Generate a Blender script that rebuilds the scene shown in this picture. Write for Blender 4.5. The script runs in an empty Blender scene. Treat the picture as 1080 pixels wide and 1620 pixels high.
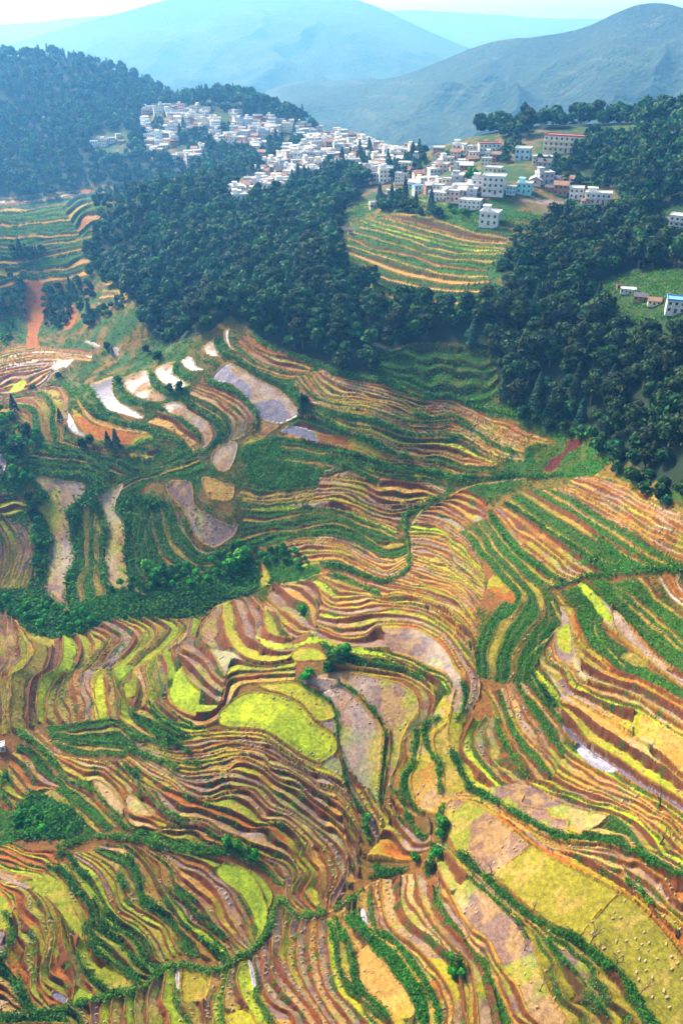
import bpy, math, random
import numpy as np
R_ = math.radians
# ------------------------------------------------------------------ camera, sky, sun, exposure
FPX, PITCH, CAMZ = 1271.0, R_(31.9), 200.0
scene = bpy.context.scene
C = scene.collection
cam_d = bpy.data.cameras.new('camera'); cam = bpy.data.objects.new('camera', cam_d); C.objects.link(cam)
cam.location = (0, 0, CAMZ); cam.rotation_euler = (R_(90)-PITCH, 0, 0)
cam_d.sensor_fit = 'VERTICAL'; cam_d.sensor_height = 36; cam_d.lens = 36*FPX/1620
cam_d.clip_start = 1; cam_d.clip_end = 30000
scene.camera = cam
SUN_EL, SUN_AZ = 43, 312        # azimuth clockwise from north (+Y)
world = bpy.data.worlds.new('World'); scene.world = world; world.use_nodes = True
wn = world.node_tree; bg = wn.nodes['Background']
sky = wn.nodes.new('ShaderNodeTexSky'); sky.sky_type = 'NISHITA'; sky.sun_disc = False
sky.sun_elevation = R_(SUN_EL); sky.sun_rotation = R_(SUN_AZ); sky.air_density = 1.0; sky.dust_density = 3.0; sky.ozone_density = 1.0
wn.links.new(sky.outputs[0], bg.inputs[0]); bg.inputs[1].default_value = 0.14
sd = bpy.data.lights.new('sun', 'SUN'); sd.energy = 3.9; sd.angle = R_(12); sd.color = (1, .97, .91)
sun = bpy.data.objects.new('sun', sd); C.objects.link(sun)
a = R_(SUN_AZ); e = R_(SUN_EL)
from mathutils import Vector, Matrix, Quaternion
sdir = Vector((math.sin(a)*math.cos(e), math.cos(a)*math.cos(e), math.sin(e)))
sun.rotation_euler = sdir.to_track_quat('Z', 'Y').to_euler(); sun.location = (0, 0, 400)
vs = scene.view_settings; vs.view_transform = 'Standard'; vs.look = 'None'; vs.gamma = 1; vs.exposure = 1.28
scene.render.engine = 'CYCLES'
cy = scene.cycles; cy.use_denoising = True; cy.denoiser = 'OPENIMAGEDENOISE'; cy.max_bounces = 4; cy.diffuse_bounces = 2; cy.glossy_bounces = 2
cy.transparent_max_bounces = 4; cy.volume_bounces = 0; cy.use_adaptive_sampling = True; cy.adaptive_threshold = 0.02
rnd = random.Random(11); rng = np.random.RandomState(11)
cp, sp_ = math.cos(PITCH), math.sin(PITCH)
def ray(u, v):
    x = (u-540)/FPX; y = -(v-810)/FPX
    return np.array([x, cp+y*sp_, -sp_+y*cp])
def on_level(u, v, h):                     # the point seen at (u, v) that lies h metres below the camera
    d = ray(u, v); return d*(h/-d[2])+np.array([0, 0, CAMZ])
def at_dist(u, v, dist):                   # the point seen at (u, v) at that ground distance
    d = ray(u, v); return d*(dist/math.hypot(d[0], d[1]))+np.array([0, 0, CAMZ])
def project(X, Y, Z):
    z = Z-CAMZ; zc = Y*cp-z*sp_; yc = Y*sp_+z*cp
    zc = np.maximum(zc, 1e-3)
    return 540+FPX*X/zc, 810-FPX*yc/zc
# ------------------------------------------------------------------ survey of the hillside
TILE = {'A':(0,1340,3),'B':(360,1340,3),'C':(720,1340,3),'D':(0,1060,3),'E':(360,1060,3),'F':(720,1060,3),
        'G':(0,780,3),'H':(360,780,3),'I':(720,780,3),'J':(0,500,3),'K':(360,500,3),'L':(720,500,3),
        'T':(500,340,3),'X':(0,280,3.6),'P':(0,0,1)}
def line(s):
    out = []
    for seg in s.split('|'):
        seg = seg.strip()
        ox, oy, k = TILE[seg[0]]
        for p in seg[1:].replace(')(', ' ').replace('(', '').replace(')', '').split():
            a, b = p.split(','); out.append((ox+float(a)/k, oy+float(b)/k))
    return np.array(out)
def smooth(P, n, closed=False):
    """Catmull-Rom through P, n samples at equal arc length."""
    P = np.asarray(P, float)
    if closed: Q = np.vstack([P[-1], P, P[0], P[1]])
    else: Q = np.vstack([2*P[0]-P[1], P, 2*P[-1]-P[-2]])
    out = []
    for i in range(1, len(Q)-2):
        t = np.linspace(0, 1, 24, endpoint=False)[:, None]
        a, b, c, d = Q[i-1], Q[i], Q[i+1], Q[i+2]
        out.append(0.5*((2*b)+(-a+c)*t+(2*a-5*b+4*c-d)*t*t+(-a+3*b-3*c+d)*t**3))
    out = np.vstack(out+[Q[-2][None]])
    L = np.r_[0, np.cumsum(np.hypot(*np.diff(out, axis=0).T))]
    s = np.linspace(0, L[-1], n)
    return np.c_[np.interp(s, L, out[:, 0]), np.interp(s, L, out[:, 1])], L[-1]

# letters, one per terrace: t straw, p pale flooded, w water, m mauve mud, b brown, o orange earth, r red earth,
# y yellow-green, l pale lime, k khaki, g green plants, d dark green plants; capitals have a grassy bank
STACKS = [
 # upper left slopes
 ('x1',1,["P(-130,470)(-20,460)(40,450)(90,442)(150,436)","tgkgt","P(-130,405)(-20,405)(30,408)(80,398)(150,388)","gGkgtGg",
   "P(-130,360)(-20,362)(60,360)(120,356)(160,345)","gtggGkg","P(-130,325)(-20,327)(50,322)(100,314)(170,316)","bpgt","P(-130,318)(-20,312)(50,308)(100,303)(140,300)(190,306)"]),
 ('x2',1,["P(30,448)(60,452)(90,446)(150,436)","tgtgk","P(35,410)(70,404)(110,394)(150,384)"]),
 ('x3',1,["P(130,378)(150,360)(200,330)","gbgkg","P(100,330)(130,310)(210,312)"]),
 ('x4',1,["P(150,490)(170,492)(200,485)","tktkt","P(170,445)(185,443)(205,450)"]),
 # paddies of the lower valley on the left
 ('w1',1,["J(-360,420)(-60,410)(60,405)(180,350)(260,275)(345,225)","wptp","J(-360,320)(-60,310)(60,275)(160,262)(260,230)(345,208)","ptwpb","J(-360,240)(-60,235)(40,215)(150,192)(260,190)(430,218)","tbpbkb",
   "J(-360,190)(-60,190)(40,150)(150,140)(300,150)(445,165)"]),
 # terraces below the village
 ('y1',1,["T(170,300)(260,362)(340,400)(480,412)(600,425)(760,430)(860,410)","t","T(160,250)(240,312)(330,362)(450,392)(600,404)(760,405)(860,390)","G",
   "T(90,205)(200,248)(250,282)(330,318)(480,352)(620,368)(760,372)(870,358)","t","T(95,190)(200,225)(250,250)(330,285)(480,325)(620,345)(760,352)(870,343)","G",
   "T(95,165)(200,210)(300,255)(420,300)(500,314)(640,338)(820,325)","t","T(95,145)(200,180)(330,220)(450,258)(600,290)(720,308)(820,308)","Gt",
   "T(110,125)(250,170)(400,220)(500,250)(640,278)(810,288)","gb","T(140,95)(300,150)(450,180)(560,220)(640,238)(810,262)","gk",
   "T(190,75)(330,118)(450,150)(600,188)(700,203)(860,203)","Gk","T(220,50)(350,80)(500,125)(640,160)(760,180)(900,175)","GyG",
   "T(230,20)(330,55)(450,88)(560,115)(700,145)(900,165)","kG","T(310,20)(450,60)(600,100)(720,130)(900,140)","t",
   "T(330,10)(450,42)(600,85)(760,120)(900,130)","r","T(360,0)(500,18)(640,58)(760,95)(900,118)","kgk","T(300,-55)(450,-55)(700,5)(900,45)(960,60)","gkg","T(300,-90)(600,-70)(960,10)(1150,40)"]),
 # green hollow below the forest
 ('hol',1,["P(590,600)(640,610)(690,632)(750,640)(790,620)","gggg","P(600,565)(650,550)(720,550)(780,560)"]),
 # long upper terraces
 ('s1',1,["K(400,900)(500,860)(600,850)(740,850)(900,830)(1020,845)","tytb","K(440,800)(560,770)(640,795)(740,835)(830,825)(960,815)(1030,835)","mtG",
   "K(455,745)(560,715)(650,745)(750,785)(850,770)(950,770)(1050,805)","bGy","K(490,690)(620,700)(700,730)(800,745)(900,750)(1000,775)(1060,800)|L(60,800)","GG",
   "K(250,572)(380,600)(500,622)(620,650)(680,670)(780,700)(880,705)(960,722)(1080,755)|L(60,770)(200,770)","Ob",
   "K(262,552)(330,510)(400,525)(520,565)(640,610)(720,645)(810,675)(860,680)(960,692)(1080,722)|L(80,742)(190,745)","G",
   "K(320,482)(430,492)(520,540)(620,572)(720,605)(800,652)(900,672)(1000,666)(1080,692)|L(60,714)(200,712)","tb",
   "K(370,460)(450,474)(560,532)(660,548)(760,592)(830,618)(960,612)(1080,636)|L(60,662)(190,700)","Y",
   "K(410,448)(500,480)(610,520)(700,532)(800,570)(860,588)(980,585)(1080,584)|L(60,612)(120,652)(190,690)","kG",
   "K(390,420)(480,440)(580,465)(680,485)(760,510)(850,550)(960,556)(1080,560)|L(80,600)(200,670)(330,690)","tb",
   "K(320,330)(400,400)(480,430)(560,440)(660,450)(760,490)(860,522)(1000,530)|L(-30,520)(70,560)(160,610)(350,680)","tbG",
   "K(318,285)(400,370)(480,405)(560,420)(680,440)(800,478)(940,500)(1080,492)|L(20,500)(110,550)(190,600)(290,640)(370,645)","Tbk",
   "K(390,272)(420,320)(480,380)(600,388)(720,410)(820,440)(880,470)(960,482)(1080,462)|L(60,490)(150,545)(260,590)(365,618)","tb",
   "K(430,260)(480,300)(560,340)(640,360)(740,388)(820,408)(900,445)(1040,440)|L(0,450)(150,512)(230,560)(365,610)","bp",
   "K(440,250)(520,300)(600,322)(720,350)(840,388)(920,408)(1040,425)|L(60,458)(140,500)(260,555)(360,598)(470,605)","bb",
   "K(450,235)(540,288)(640,308)(760,328)(860,372)(950,396)(1080,398)|L(60,428)(180,480)(300,520)(400,560)(480,600)"]),
 ('s2',1,["K(0,225)(60,222)(150,262)(260,300)(330,290)","kt","K(0,170)(60,180)(140,230)(260,268)(400,285)","Gb","K(30,140)(60,130)(150,215)(280,262)(380,270)","bb","K(90,85)(130,150)(200,182)(290,198)(410,245)"]),
 ('kk1',1,["K(225,690)(380,700)(500,722)","kGg","K(240,640)(380,655)(520,685)","Gkg","K(250,580)(380,608)(560,645)"]),
 ('kk2',1,["H(60,78)(200,86)(400,68)(460,45)","kgk","H(60,30)(200,40)(400,20)(500,10)","kkg","K(60,800)(240,815)(420,790)(470,760)"]),
 # nested terraces around the saddle
 ('v1',1,["J(700,520)(800,548)(880,600)(915,660)(850,720)(800,760)","tk","J(780,430)(850,470)(940,520)(965,590)(930,650)(860,720)","Gp","J(850,405)(930,450)(1000,500)(1030,570)(1000,620)(940,660)","G",
   "J(880,395)(960,440)(1040,490)(1075,560)(1060,600)(1000,640)","kg","J(900,375)(1000,420)(1080,480)|K(20,520)(20,560)(-10,590)","tb","J(925,340)(1020,380)(1090,420)|K(60,460)(95,520)(70,570)(10,600)","bb",
   "J(945,315)(1020,340)(1080,362)|K(50,388)(110,430)(140,480)(135,530)(110,560)"]),
 # shrubby steps on the near left slope
 ('j1',1,["J(120,760)(240,760)(400,770)(480,800)","GG","J(130,690)(260,715)(420,730)(520,780)","gkg","J(190,610)(330,640)(520,680)(640,740)","gk","J(240,560)(400,620)(600,660)(760,640)"]),
 ('j2',1,["J(-360,500)(-60,470)(60,470)(130,520)(150,640)","kgk","J(-360,440)(-60,440)(60,400)(180,420)(240,600)","kgkt","J(-360,400)(-60,400)(80,375)(290,330)(330,420)(320,520)(300,600)"]),
 ('cup',1,["G(690,90)(700,250)(740,350)(860,400)(1000,392)(1075,370)","gGkGg","G(760,60)(790,200)(850,300)(960,350)(1075,335)","kGgGb","G(815,25)(850,100)(890,190)(960,265)(1060,262)"]),
 ('slp',1,["G(380,60)(372,200)(372,330)(340,440)(350,540)","gkGkg","G(490,90)(497,200)(492,330)(505,430)(540,470)"]),
 ('slq',1,["G(600,60)(605,200)(610,330)(640,410)(700,470)","gGg","G(690,60)(695,200)(720,330)(790,400)(900,420)"]),
 ('slr',1,["J(560,860)(680,800)(800,770)(900,750)(980,720)","gkgG","J(520,800)(640,740)(780,700)(900,640)"]),
 ('sls',1,["G(160,60)(220,150)(230,250)(215,340)(190,450)","gG","G(120,70)(175,170)(190,260)(175,380)(150,460)"]),
 # left edge terraces
 ('u1',1,["G(-360,170)(-200,170)(-60,260)(-90,380)(-110,450)","tlmb","G(0,170)(30,260)(20,380)(-10,450)","t","G(0,140)(50,230)(60,320)(30,400)(10,450)","l","G(30,120)(80,210)(80,310)(50,420)(20,460)","tm","G(50,120)(110,180)(125,260)(100,380)(50,460)","bb","G(60,122)(130,165)(168,270)(160,370)(130,465)"]),
 ('u2',1,["G(-360,100)(-60,110)(50,112)(100,92)","ll","G(-360,20)(-60,20)(0,15)(80,18)(140,48)"]),
 # terraces in the crook below the saddle
 ('q1',1,["H(330,380)(370,352)(440,335)(520,345)(600,375)(700,412)(780,415)(860,360)","yt","H(300,330)(400,302)(500,292)(600,332)(700,380)(780,392)(850,340)","bkt","H(190,275)(330,242)(450,240)(560,262)(650,310)(750,352)(850,312)","tbt",
   "H(130,262)(300,220)(420,200)(520,210)(620,242)(700,282)(780,312)(850,282)","GG","H(60,235)(200,190)(340,180)(480,150)(600,180)(680,230)(760,270)(850,250)","kg","H(70,170)(200,150)(400,120)(520,120)(620,170)(700,205)(800,225)","GkG",
   "H(75,80)(200,88)(450,70)(560,92)(650,130)(740,165)(800,195)","yt","H(380,50)(500,48)(600,88)(700,130)(770,150)(805,165)","bt","H(400,30)(520,10)(600,40)(700,88)(770,108)(840,98)","tmt","H(430,-40)(540,-30)(640,-10)(720,30)(800,50)(900,40)(1000,20)","bt","H(440,-80)(560,-70)(700,-60)(900,-40)(1020,5)"]),
 # rows of terraces down the central spur
 ('p1',1,["H(720,500)(800,478)(900,500)(1000,540)|I(0,590)(60,640)(95,690)","btb","H(790,430)(860,445)(960,465)(1080,510)|I(40,560)(90,620)","ltbt","H(870,370)(960,400)(1060,430)|I(0,460)(60,500)(105,560)","tbtk",
   "H(870,310)(960,340)(1060,385)|I(0,400)(60,440)(125,490)","lbmb","H(870,240)(960,250)(1050,285)|I(0,330)(60,380)(140,450)","mtk","H(860,190)(960,190)(1040,210)|I(-20,260)(60,320)(140,400)","yy","H(880,140)(980,150)|I(-30,200)(40,250)(120,350)","bmb",
   "H(910,110)(980,120)|I(-30,150)(40,200)(90,260)","pbt","H(980,60)|I(-40,60)(40,110)(100,160)","tb","H(1060,20)|I(0,15)(60,30)(120,60)(150,90)","o","H(1080,5)|I(40,-10)(100,10)(150,50)"]),
 # the bowl of the main hillside
 ('o1',1,["E(500,40)(600,15)(700,35)(820,48)(895,85)(920,150)(905,220)(850,280)(820,350)(800,430)(770,520)(745,620)(740,680)","b",
   "E(470,-15)(600,0)(700,12)(820,30)(910,75)(985,140)(985,200)(950,255)(880,300)(850,360)(850,430)(800,500)(790,580)(800,640)(860,700)","T",
   "H(560,775)(650,800)(760,825)(860,850)|E(860,20)(940,65)(1005,130)(1005,200)(965,265)(895,330)(890,420)(840,500)(830,580)(870,640)(930,690)","Gt",
   "H(480,715)(560,760)(700,775)(820,805)(920,855)|E(970,40)(1020,80)(1040,130)(1040,190)(1000,230)(940,290)(915,350)(905,440)","YT",
   "H(390,668)(480,712)(620,738)(740,752)(860,785)(960,838)|E(1040,30)(1080,100)(1075,190)(1040,240)(975,290)(965,340)(990,400)(1000,470)","m",
   "H(410,645)(540,690)(650,690)(700,655)(800,642)(900,652)(980,700)(1040,760)(1075,830)|F(20,20)(40,90)(40,160)(0,230)","ob",
   "H(390,592)(440,622)(540,647)(640,645)(700,622)(800,612)(900,622)(1000,668)(1060,730)|I(20,790)(55,850)|F(70,60)(60,150)(20,220)","m",
   "H(385,535)(430,580)(500,602)(600,592)(700,577)(820,582)(920,602)(1020,650)|I(0,715)(60,800)|F(100,20)(110,130)(60,220)","lb",
   "H(420,460)(450,520)(520,550)(620,552)(700,532)(800,535)(900,550)(1000,590)|I(0,650)(60,710)(95,790)|F(110,60)(110,140)","tt",
   "H(400,430)(440,462)(500,500)(560,500)(640,492)(720,500)(850,492)(940,522)(1040,562)|I(10,620)(70,670)(100,760)","ykk","H(470,385)(560,398)(640,438)(720,490)(800,478)(900,492)(1000,522)|I(0,560)(60,610)(100,680)","tb","H(560,380)(650,408)(760,442)(860,462)(960,488)|I(0,530)(70,590)(100,640)"]),
 ('n1',1,["H(-130,650)(-115,720)(-60,790)(0,850)(80,830)(180,830)(300,850)","m","H(-25,525)(-20,640)(5,715)(60,780)(150,810)(260,800)(330,765)","l","H(30,510)(60,600)(80,680)(140,720)(230,755)(330,750)","mm",
   "H(110,490)(170,570)(175,630)(200,680)(290,700)","l","H(170,555)(225,575)(260,650)(310,690)(380,665)","tb","H(190,510)(240,555)(300,600)(360,640)(410,650)","m","H(220,430)(300,500)(370,540)(400,600)(420,645)","tm","H(260,430)(330,425)(400,430)(430,470)(440,520)"]),
 # leftward fan of terraces in the middle
 ('m1',1,["G(-360,540)(-330,700)(-360,840)|D(-360,300)","tmlbmt","G(-40,540)(-20,700)(-50,840)|D(-60,150)(-60,310)","mb","G(30,560)(40,650)(30,740)(40,800)(0,850)|D(0,100)(10,220)(-10,310)","mb","G(90,640)(100,720)(100,790)(60,840)|D(25,80)(25,180)(15,310)","lt",
   "G(120,660)(165,740)(150,800)(110,850)|D(65,40)(60,120)(50,200)(60,290)","k","G(260,700)(250,780)(240,840)|D(170,60)(150,140)(145,220)(150,270)","b","G(300,690)(300,760)(280,840)|D(200,50)(180,130)(185,250)","y",
   "G(370,680)(395,750)(370,830)|D(270,70)(230,140)(222,245)","l","G(430,670)(450,740)(400,830)|D(330,10)(290,100)(275,180)(310,260)","lk","G(440,640)(530,690)(490,770)(430,840)|D(370,0)(350,60)(370,150)(385,250)","bm",
   "G(540,600)(640,670)(640,720)(590,780)(500,840)|D(410,10)(408,80)(440,150)(430,235)","ty","G(610,600)(710,655)(700,710)(620,770)(560,830)|D(500,0)(450,70)(450,130)(470,240)","y","G(680,600)(745,650)(730,700)(650,770)(600,820)|D(500,5)(520,80)(515,150)(530,240)",
   "k","G(740,600)(810,645)(780,700)(690,770)(640,820)|D(545,0)(550,80)(570,150)(570,235)","yl","G(850,600)(885,640)(840,700)(770,750)(720,790)|D(640,0)(670,70)(655,150)(660,220)(800,335)","tk","G(900,595)(885,670)(810,735)(740,770)|D(700,0)(715,80)(700,150)(730,210)(800,270)(860,310)",
   "yT","G(900,610)(880,690)(810,740)(750,780)|D(760,0)(775,90)(770,150)(830,210)(900,255)(950,275)(1040,240)(1080,200)","b","G(920,600)(900,690)(810,742)(770,770)|D(800,0)(800,80)(800,150)(860,200)(930,222)(1000,205)(1045,165)(1080,130)","y",
   "G(960,600)(920,680)(820,745)|D(860,-20)(900,60)(960,110)(1010,140)(1040,160)(1060,130)","b"  ,"G(1000,560)(960,640)(840,748)(880,790)|D(930,0)(980,60)(1030,100)(1055,110)","m","G(1020,545)(965,640)(860,745)(960,790)|D(1010,20)(1050,60)(1075,80)","m","G(1050,530)(960,640)(960,700)(1010,780)(1050,850)|E(0,40)(60,30)","m","G(1060,525)(1060,600)(1070,720)|H(40,770)(100,820)|E(120,10)(200,-10)"]),
 ('m2',1,["D(1080,200)|E(60,80)(200,62)(320,52)","t","D(1060,150)|E(0,60)(60,40)(200,22)(320,20)","b","D(1050,120)|E(0,40)(60,10)(200,0)(320,-10)","l","D(1080,60)|H(20,800)(120,815)(220,820)(330,790)"]),
 # below the crescent field
 ('e1',1,["D(430,425)(520,458)(600,520)(680,580)(740,640)(790,700)(880,725)(960,730)(1040,770)(1080,795)|B(100,40)(170,60)(240,90)(280,160)(275,230)(300,290)(390,330)","bk",
   "D(560,440)(650,540)(740,580)(790,660)(870,705)(980,715)(1060,770)|E(60,800)(110,830)|B(210,15)(290,50)(330,110)(335,155)(305,205)(325,260)(400,320)","to",
   "D(600,420)(700,500)(800,560)(900,600)(1000,640)(1080,660)|E(60,690)(150,735)(240,730)(310,770)(360,840)|B(340,50)(395,120)(390,170)(370,215)(400,265)(440,300)","lt",
   "D(620,400)(720,480)(820,530)(890,590)(980,610)(1080,580)|E(90,575)(150,625)(200,665)(290,700)(370,770)(440,840)|B(450,50)(485,120)(490,180)(465,240)(470,295)","bm",
   "D(640,390)(760,470)(850,520)(960,540)(1080,510)|E(80,525)(180,570)(250,640)(320,680)(400,740)(480,800)(530,850)|B(560,60)(570,130)(540,210)(510,270)","mt",
   "D(650,370)(780,440)(880,490)(1000,480)(1080,480)|E(60,440)(160,475)(240,540)(330,580)(400,640)(480,700)(560,780)|B(560,0)(600,80)(620,140)","bt",
   "D(640,350)(760,420)(880,440)(990,430)(1080,410)|E(90,395)(165,420)(205,465)(290,490)(360,530)(430,580)(530,650)(600,740)(630,800)","btb",
   "D(630,320)(740,370)(850,395)(950,390)(1080,350)|E(90,355)(190,385)(280,440)(360,480)(420,540)(520,570)(600,650)(640,720)","bm",
   "D(620,290)(740,350)(800,350)(900,345)(1000,325)|E(0,320)(100,320)(200,340)(300,405)(370,450)(440,490)(530,530)(570,570)","lt",
   "D(640,240)(740,300)(860,318)(960,295)(1080,282)|E(100,285)(200,305)(300,378)(380,428)(450,450)(520,405)(550,510)"]),
 ('e2',1,["D(640,230)(700,290)(780,340)(860,340)","G","D(650,215)(720,240)(800,290)(860,320)(940,310)(1000,300)","k","D(690,170)(760,230)(830,280)(900,300)(980,290)","Y","D(710,160)(780,220)(850,260)(920,275)(980,275)"]),
 # the flat fields left and right of the stream
 ('f0',-1,["E(330,60)(400,100)(480,150)(520,210)(530,310)(545,400)(575,480)","p","E(360,40)(440,50)(510,60)(580,100)(650,170)(720,250)(745,310)(740,400)(730,500)(720,640)","b","E(560,10)(620,80)(690,150)(745,230)(770,300)(770,400)(750,500)(735,640)"]),
 ('f01',1,["E(560,500)(600,600)(650,700)(680,760)(720,850)","mb","E(580,480)(640,560)(700,660)(740,740)(800,850)","tb","E(720,640)(760,700)(800,760)(880,840)|B(590,60)"]),
 ('f02',1,["B(660,60)(740,60)(840,70)(900,50)(930,20)","ob","E(780,700)(840,780)(900,830)(980,830)","t","E(770,600)(800,680)(880,760)(950,800)(960,740)(940,700)"]),
 # terraces west of the big level fields
 ('h1',1,["E(960,250)(920,300)(910,360)(900,440)(860,520)(870,600)(900,660)(980,690)","t","E(1080,90)(1040,240)(970,300)(970,360)(1000,440)(1010,520)(990,590)(1060,570)|F(40,590)","k",
   "F(-20,200)(-40,300)(-20,380)(0,430)(30,490)(50,560)(110,580)(200,640)(290,690)(345,698)","l","F(90,240)(40,330)(40,400)(90,460)(150,520)(220,590)(270,640)(340,690)","Y","F(150,230)(100,300)(90,360)(120,420)(170,480)(230,540)(290,600)(342,685)",
   "bm","F(190,225)(195,300)(225,370)(270,440)(310,500)(350,530)(350,600)(348,680)"]),
 ('h2',1,["F(120,100)(170,160)(190,230)(200,300)(230,370)(280,440)(330,520)","kt","F(195,100)(230,200)(260,290)(310,370)(370,440)(440,510)(430,560)","Gt","F(240,80)(275,200)(310,290)(370,350)(430,410)(475,470)(470,540)","tb","F(280,50)(330,160)(385,235)(430,310)(480,380)(510,440)(500,500)","Gt",
   "F(320,20)(380,120)(445,200)(500,270)(530,330)(545,400)","Gm","F(350,-10)(400,60)(450,130)(490,195)(540,260)(600,350)","Y","F(370,-40)(420,20)(500,130)(510,165)(530,190)(610,260)"]),
 ('c1',1,["F(0,620)(100,640)(200,710)(300,780)(400,850)|C(400,10)(520,85)(650,155)(780,220)(880,290)(980,390)(1080,520)(1200,680)","o",
   "F(0,600)(100,615)(200,670)(300,745)(420,830)|C(470,15)(600,55)(700,112)(780,160)(850,222)(920,285)(980,350)(1080,430)(1200,520)","bt",
   "F(0,592)(70,597)(160,635)(260,715)(380,790)(480,835)|C(600,20)(720,42)(790,70)(810,110)(900,170)(970,240)(1010,290)(1080,345)(1200,410)","tb",
   "F(0,585)(60,580)(130,605)(220,660)(300,710)(370,760)(460,800)(560,830)(680,835)(800,860)|C(860,35)(950,90)(1020,130)(1080,150)(1200,200)","TT",
   "F(290,540)(380,565)(480,625)(600,665)(700,690)(780,730)(850,790)(900,850)|C(950,20)(1080,100)(1200,160)"]),
 # long diagonal terraces on the right
 ('r1',1,["F(290,540)(380,565)(480,625)(600,665)(700,690)(780,730)(850,790)(900,850)|C(980,30)(1080,90)(1200,150)","t","F(345,545)(420,582)(520,602)(620,642)(740,672)(830,712)(900,765)(960,840)(1000,890)(1200,990)","yt",
   "F(470,510)(560,560)(680,600)(780,640)(870,690)(960,750)(1040,830)(1100,890)(1200,940)","tt","F(490,450)(560,500)(660,550)(760,590)(860,625)(950,680)(1030,725)(1090,790)(1200,880)","tt",
   "F(520,385)(580,430)(680,490)(780,540)(880,600)(980,645)(1060,705)(1200,800)","Y","F(512,310)(555,360)(620,400)(720,470)(800,525)(900,580)(1000,632)(1080,690)(1200,760)","w",
   "F(500,200)(560,260)(620,340)(690,390)(780,440)(860,500)(950,555)(1030,600)(1080,630)(1200,700)","l","F(510,160)(590,200)(670,270)(750,320)(840,380)(920,430)(1010,490)(1080,550)(1200,620)","t",
   "I(390,740)(410,820)|F(470,40)(510,110)(600,165)(700,230)(800,300)(900,360)(1000,430)(1080,505)(1200,580)","t","I(430,740)(440,800)|F(510,0)(545,80)(620,115)(720,165)(820,195)(900,225)(980,272)(1080,330)(1200,390)","yt",
   "I(460,730)(480,800)|F(560,0)(595,55)(700,88)(800,110)(880,150)(960,200)(1040,250)(1200,340)","m","I(500,540)(550,620)(560,720)(590,800)|F(660,10)(760,55)(860,80)(940,125)(1080,200)(1200,260)","k","I(540,540)(580,640)(610,720)(690,790)|F(750,0)(860,35)(960,85)(1080,155)(1200,210)","oG",
   "I(600,560)(640,640)(690,730)(770,810)(840,860)|F(960,70)(1080,130)(1200,190)","gG","I(660,600)(720,680)(800,740)(900,830)|F(1000,50)(1080,90)(1200,150)"]),
 ('wedge',1,["I(20,190)(120,300)(230,430)(270,490)(190,560)(110,700)(100,870)","gGkG","I(90,150)(180,280)(300,400)(370,520)(300,640)(230,760)(210,900)","gkGg","I(150,120)(230,250)(370,390)(450,470)(500,600)(430,720)(340,900)"]),
 # green plots at the right edge
 ('gg',1,["I(700,620)(760,680)(850,760)(940,830)(1080,930)(1200,1000)","p","I(690,500)(760,570)(830,640)(900,720)(980,790)(1100,880)(1200,950)","GgG","I(720,450)(800,540)(880,630)(960,700)(1080,790)(1200,860)","GkGk","I(740,430)(860,500)(960,590)(1080,690)(1200,760)","gGgk","I(900,400)(960,480)(1080,590)(1200,650)"]),
 ('ge',1,["I(960,400)(1000,470)(1060,530)(1200,600)","pb","I(1010,390)(1040,450)(1090,500)(1200,560)","bp","I(1080,390)(1060,420)(1090,470)(1200,520)"]),
 # upper right diagonals
 ('z1',1,["I(150,170)(230,260)(310,340)(400,420)(450,450)","GkG","I(160,90)(230,200)(330,300)(440,385)(520,437)","Gb","I(180,80)(270,190)(390,290)(500,380)(580,415)","bt","I(210,70)(320,155)(430,245)(540,330)(640,398)","b",
   "I(225,55)(330,120)(440,195)(560,285)(690,380)","G","I(250,40)(340,105)(450,180)(560,250)(680,325)(830,378)","y","I(265,20)(360,100)(470,170)(580,245)(700,310)(840,372)","Gg","I(300,0)(420,80)(520,140)(620,205)(720,260)(830,325)(900,360)","k",
   "I(345,-10)(460,55)(580,120)(660,180)(750,240)(850,300)(910,345)","Gg","I(410,-10)(520,50)(600,105)(700,165)(800,235)(900,300)(1010,355)","t","I(430,-20)(540,45)(610,95)(710,155)(810,220)(910,285)(1020,345)(1100,375)","G",
   "I(455,-20)(570,30)(650,85)(750,140)(850,200)(950,265)(1050,325)(1150,375)","bt","I(520,-25)(620,20)(720,75)(820,140)(920,200)(1020,250)(1120,300)(1200,350)","bbt","L(560,770)(680,810)|I(760,10)(860,70)(960,130)(1080,200)(1200,260)","bpb",
   "L(600,745)(700,770)(800,800)|I(860,-10)(950,40)(1080,110)(1200,160)","kk","L(620,735)(760,770)(880,810)(1000,860)(1080,900)(1200,940)"]),
 # near slopes, lower left
 ('d1',1,["D(100,285)(180,400)(270,450)(310,510)(400,560)(460,610)(530,680)(600,750)(700,810)(850,850)","kt","D(100,275)(200,360)(290,420)(400,480)(480,490)(560,560)(590,620)(620,690)(720,720)(790,800)","ob","D(110,262)(200,340)(270,400)(430,430)(520,462)(600,522)(680,585)(740,645)(790,705)(870,735)(900,780)"]),
 ('d5',1,["D(250,350)(350,395)(430,405)(500,400)(590,410)","GkG","D(235,305)(340,330)(440,345)(560,352)(640,360)","gkG","D(220,270)(320,262)(440,245)(560,240)(645,300)"]),
 ('d4',1,["D(180,610)(270,640)(380,730)(430,790)","Gk","D(230,560)(300,600)(420,690)(500,770)","gGk","D(290,480)(330,545)(430,600)(560,740)"]),
 ('d6',1,["D(620,790)(800,855)(1000,880)|B(60,30)(160,95)(260,190)","Gkb","D(800,740)(960,750)(1050,800)|B(70,10)(200,70)(275,150)"]),
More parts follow.
